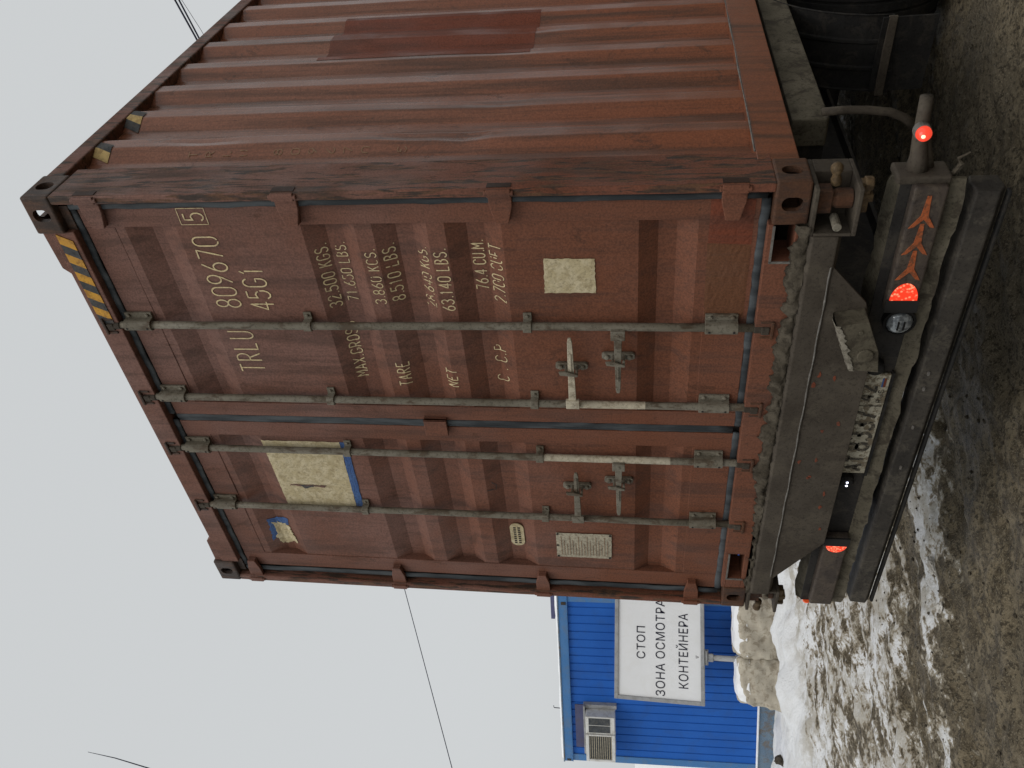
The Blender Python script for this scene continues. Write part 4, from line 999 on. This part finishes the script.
for k in range(2):
    w = (s1-mid-0.05)/2; x0 = mid+0.02+k*(w+0.012)
    m = MB(); m.box(x0, x0+w, 0.2205, 0.226, h0+0.06, h1-0.04, MC); m.build('side_pane', 'ac_dark', ac, bevel=0.002)
m = MB(); m.box(s0-0.01, s1+0.06, -0.02, 0.10, h1+0.012, h1+0.035, MC); m.box(s1+0.005, s1+0.06, -0.02, 0.06, h0-0.02, h1+0.012, MC); m.build('surround', 'grey_steel', ac, bevel=0.003)
m = MB(); m.box(s0+0.02, s1+0.02, 0.003, 0.012, h1+0.036, h1+0.15, MC); m.build('blanking_panel', 'purple_tin', ac)

# ================================================================== SIGN, CONCRETE BLOCKS
CT = at_depth(659, 646, 10.15)
to_cam = Vector((CAM.x-CT.x, CAM.y-CT.y, 0)).normalized()
yaw = Matrix.Rotation(math.radians(-8), 3, 'Z')
sn_h = yaw @ to_cam
lean = math.radians(9)
sn_n = (sn_h*math.cos(lean) + Vector((0, 0, 1))*math.sin(lean)).normalized()
sn_r = Vector((0, 0, 1)).cross(sn_h).normalized()
rollm = Matrix.Rotation(math.radians(0.8), 3, sn_n); sn_r = rollm @ sn_r
sn_u = sn_n.cross(sn_r)
MS = Matrix(((sn_r.x, sn_u.x, sn_n.x, CT.x), (sn_r.y, sn_u.y, sn_n.y, CT.y), (sn_r.z, sn_u.z, sn_n.z, CT.z), (0, 0, 0, 1)))
SW, SH = 1.30, 1.08
foot = MS @ Vector((-0.10, -SH/2-0.05, -0.05))
sign = empty('warning_sign', (foot.x, foot.y, gz(foot.x, foot.y)))
tag(sign, 'white rectangular sign with black Cyrillic writing in a grey metal frame', 'sign')
m = MB(); m.box(-SW/2+0.03, SW/2-0.03, -SH/2+0.03, SH/2-0.03, -0.02, 0.002, MS); m.build('panel', 'sign_white', sign)
for (a, b, c, d) in ((-SW/2, SW/2, SH/2-0.045, SH/2), (-SW/2, SW/2, -SH/2, -SH/2+0.045), (-SW/2, -SW/2+0.045, -SH/2+0.045, SH/2-0.045), (SW/2-0.045, SW/2, -SH/2+0.045, SH/2-0.045)):
    m = MB(); m.box(a, b, c, d, -0.03, 0.022, MS); m.build('frame_bar', 'grey_steel', sign, bevel=0.005)
m = MB(); m.tube([foot + Vector((0, 0, 0.16)), Vector((foot.x, foot.y, gz(foot.x, foot.y)-0.15))], 0.034, 14); m.build('post', 'grey_steel', sign, smooth=True)
m = MB(); m.box(-0.19, -0.01, -SH/2-0.04, -SH/2+0.01, -0.075, -0.031, MS); m.build('post_clamp', 'grey_steel', sign, bevel=0.004)
m = MB(); m.box(-0.18, -0.02, -SH/2-0.032, -SH/2-0.002, -0.03, 0.006, MS); m.box(-0.145, -0.055, -SH/2-0.10, -SH/2-0.033, -0.09, -0.02, MS); m.build('post_clamp', 'grey_steel', sign, bevel=0.006)
def sign_text(txt, cxs, cys, wid, hgt):
    cu_ = bpy.data.curves.new('txt', 'FONT'); cu_.body = txt; cu_.align_x = 'CENTER'; cu_.align_y = 'CENTER'; cu_.size = 1; cu_.space_character = 1.06
    ob = bpy.data.objects.new('txt', cu_); col.objects.link(ob); bpy.context.view_layer.update()
    me_ = bpy.data.meshes.new_from_object(ob.evaluated_get(bpy.context.evaluated_depsgraph_get()))
    bpy.data.objects.remove(ob); bpy.data.curves.remove(cu_)
    V = np.array([v.co[:] for v in me_.vertices]); lo, hi = V.min(0), V.max(0); mid_ = (lo+hi)/2; o0 = world_origin(sign)
    for v in me_.vertices:
        q = Vector(((v.co.x-mid_[0])*wid/(hi[0]-lo[0]) + cxs, (v.co.y-mid_[1])*hgt/(hi[1]-lo[1]) + cys, 0.006)); v.co = MS @ q - o0
    me_.materials.clear(); me_.materials.append(MATS['sign_ink'])
    o = bpy.data.objects.new('lettering', me_); col.objects.link(o); o.parent = sign
sign_text('СТОП', 0.03, 0.22, 0.38, 0.105); sign_text('ЗОНА ОСМОТРА', -0.012, -0.015, 1.13, 0.112); sign_text('КОНТЕЙНЕРА', -0.035, -0.275, 0.87, 0.145)

def concrete_block(center, w, d, h, rz, seed, shrink, lab):
    """rough block: displaced rounded box standing in the snow, sloping left top corner"""
    n = 22; bm = bmesh.new(); bmesh.ops.create_cube(bm, size=2); bmesh.ops.subdivide_edges(bm, edges=bm.edges, cuts=n, use_grid_fill=True)
    cx_, cy_ = center; g = gz(cx_, cy_)
    rot = Matrix.Rotation(rz, 3, 'Z')
    for v in bm.verts:
        p = v.co.copy(); l = (abs(p.x)**7 + abs(p.y)**7 + abs(p.z)**7)**(1/7); p /= l
        z01 = (p.z+1)/2
        k = 1 - shrink*max(0, z01-0.1)*(1 if p.x < 0 else 0.12)
        q = Vector((p.x*w/2*k, p.y*d/2, z01*(h+0.12)*(1-0.10*shrink*max(0, -p.x))))
        q += p*(0.034*fbm((q.x*3+seed, q.y*3, q.z*3), 4) + 0.022*fbm((q.x*11+seed, q.y*11, q.z*11), 4))
        v.co = rot @ q + Vector((0, 0, -0.12))
    me_ = bpy.data.meshes.new('concrete_block'); bm.to_mesh(me_); bm.free(); me_.materials.append(MATS['concrete'])
    for p in me_.polygons: p.use_smooth = True
    o = bpy.data.objects.new('concrete_block', me_); col.objects.link(o); o.location = (cx_, cy_, g)
    tag(o, lab, 'concrete block', 'rough concrete blocks under the sign')
    # snow lying on it
    rows = []
    for i in range(19):
        t = -1 + 2*i/18; r = []
        for j in range(11):
            e = -1 + 2*j/10
            xx = t*w*0.47*(1-shrink*(0.75 if t < 0 else 0.12)); yy = e*d*0.47
            edge = max(abs(t), abs(e)); th = 0.036*(1-edge**6) + 0.014*fbm((xx*6+seed, yy*6, 1), 3)
            zb2 = h*(1-0.10*shrink*max(0, -t)) - 0.015 - 0.05*max(0, edge-0.86)/0.14
            r.append(rot @ Vector((xx, yy, zb2 + th - (0.05 if edge > 0.99 else 0))))
        rows.append(r)
    m = MB(); m.grid(rows); me2 = m.build('snow_cap', 'snow', None, smooth=True); me2.parent = o
    return o
rzb = math.atan2(-sn_h.x, sn_h.y) + math.pi
pA = on_z(780, 628, 0.02); pB = on_z(780, 684, 0.02)
back = (Vector((pA.x, pA.y, 0)) - Vector((CAM.x, CAM.y, 0))).normalized()*0.28
concrete_block((pA.x+back.x, pA.y+back.y), 0.70, 0.55, 0.50, rzb, 2.0, 0.06, 'rough concrete block nearest the container, snow on top')
concrete_block((pB.x+back.x, pB.y+back.y), 0.60, 0.55, 0.47, rzb, 9.0, 0.30, 'rough concrete block with sloping left side, farther from the container')

# ================================================================== CABLES AND WHIP POLE
def cable(name, pts, r, label, sag=0.0, cat='cable', group='overhead cables'):
    P = []
    for i in range(len(pts)-1):
        for k in range(16):
            t = k/16; q = pts[i].lerp(pts[i+1], t); q.z -= sag*4*t*(1-t); P.append(q)
    P.append(pts[-1]); m = MB(); m.tube(P, r, 6)
    o = top_mesh(m, name, 'cable_black', P[0], smooth=True); tag(o, label, cat, group); return o
cable('overhead_cable', [at_depth(330, 180, 42), at_depth(384, 500, 30), at_depth(404, 587, 28), at_depth(452, 768, 24), at_depth(560, 1100, 18)], 0.013, 'single thin cable crossing the sky left of the container')
cable('overhead_cable', [at_depth(120, -95, 16), at_depth(175, 0, 17), at_depth(196, 38, 17.4), at_depth(280, 200, 19), at_depth(420, 480, 24)], 0.020, 'upper of the twin dark cables above the container roof')
cable('overhead_cable', [at_depth(125, -95, 16), at_depth(179, 0, 17), at_depth(199, 38, 17.4), at_depth(282, 200, 19), at_depth(422, 480, 24)], 0.018, 'lower of the twin dark cables above the container roof')
cable('overhead_cable', [at_depth(118, -95, 15.5), at_depth(183, 2, 16.6), at_depth(201, 30, 17), at_depth(290, 190, 19), at_depth(425, 480, 24)], 0.005, 'hair-thin wire beside the twin dark cables')
tip = at_depth(88, 752, 14); p2 = at_depth(115, 758, 14); p3 = at_depth(148, 768, 13.9); p4 = at_depth(260, 812, 13.5)
base = Vector((p4.x-0.9, p4.y-0.5, 0)); base.z = gz(base.x, base.y)
m = MB(); m.tube([base - Vector((0, 0, 0.2)), base.lerp(p4, 0.5) + Vector((-0.15, 0, 0.4)), p4, p3, p2, tip], [0.04, 0.03, 0.014, 0.010, 0.008, 0.004], 8)
o = top_mesh(m, 'whip_pole', 'cable_black', base, smooth=True); tag(o, 'thin dark whip pole bending into the sky at the edge of the photo', 'pole')

# ================================================================== SMALL THINGS ON THE GROUND
def lump(name, mat, loc, size, seed, lab, cat, grp):
    bm = bmesh.new(); bmesh.ops.create_icosphere(bm, subdivisions=3, radius=1)
    for v in bm.verts:
        p = v.co; k = 1 + 0.55*fbm((p.x*1.6+seed, p.y*1.6, p.z*1.6), 5)
        v.co = Vector((p.x*size[0]*k, p.y*size[1]*k, p.z*size[2]*k + size[2]*0.45))
    me_ = bpy.data.meshes.new(name); bm.to_mesh(me_); bm.free(); me_.materials.append(MATS[mat])
    o = bpy.data.objects.new(name, me_); col.objects.link(o); o.location = loc; tag(o, lab, cat, grp); return o
p = on_z(931, 566, 0.03); lump('ice_chunk', 'dirty_ice', (p.x, p.y, gz(p.x, p.y)-0.006), (0.026, 0.058, 0.020), 3, 'largest white ice chunk lying beside the left end of the bumper', 'ice', 'ice chunks')
p = on_z(940, 608, 0.02); lump('ice_chunk', 'dirty_ice', (p.x, p.y, gz(p.x, p.y)-0.004), (0.036, 0.028, 0.012), 13, 'flat white ice chunk a little nearer than the largest one', 'ice', 'ice chunks')
p = on_z(773, 760, 0.02); lump('stone', 'chassis_grime', (p.x, p.y, gz(p.x, p.y)), (0.05, 0.05, 0.05), 23, 'dark stone in the snow in front of the cabin base', 'stone', None)
# clods of mud and grit, uncountable
m = MB(); rnd = random.Random(4)
cxs = np.array([rnd.uniform(-2.6, 1.6) for _ in range(2600)]); cys = np.array([rnd.uniform(-1.3, 2.6) for _ in range(2600)])
hz, snv = ground_fields(cxs[None], cys[None])
for x, y, z in zip(cxs, cys, hz[0]):
    r = 0.003 + 0.012*rnd.random()**5
    o6 = [(1, 0, 0), (0, 1, 0), (-1, 0, 0), (0, -1, 0), (0, 0, 1), (0, 0, -1)]
    v = [m.bm.verts.new((x+a*r*rnd.uniform(.6, 1.4), y+b*r*rnd.uniform(.6, 1.4), z+r*0.3+c_*r*rnd.uniform(.5, .9))) for a, b, c_ in o6]
    for f in ((0, 1, 4), (1, 2, 4), (2, 3, 4), (3, 0, 4), (1, 0, 5), (2, 1, 5), (3, 2, 5), (0, 3, 5)): m._f([v[i] for i in f])
o = m.build('mud_clods', 'caked_mud'); o['kind'] = 'stuff'; o['label'] = 'small clods of frozen mud strewn over the ground'; o['category'] = 'mud'
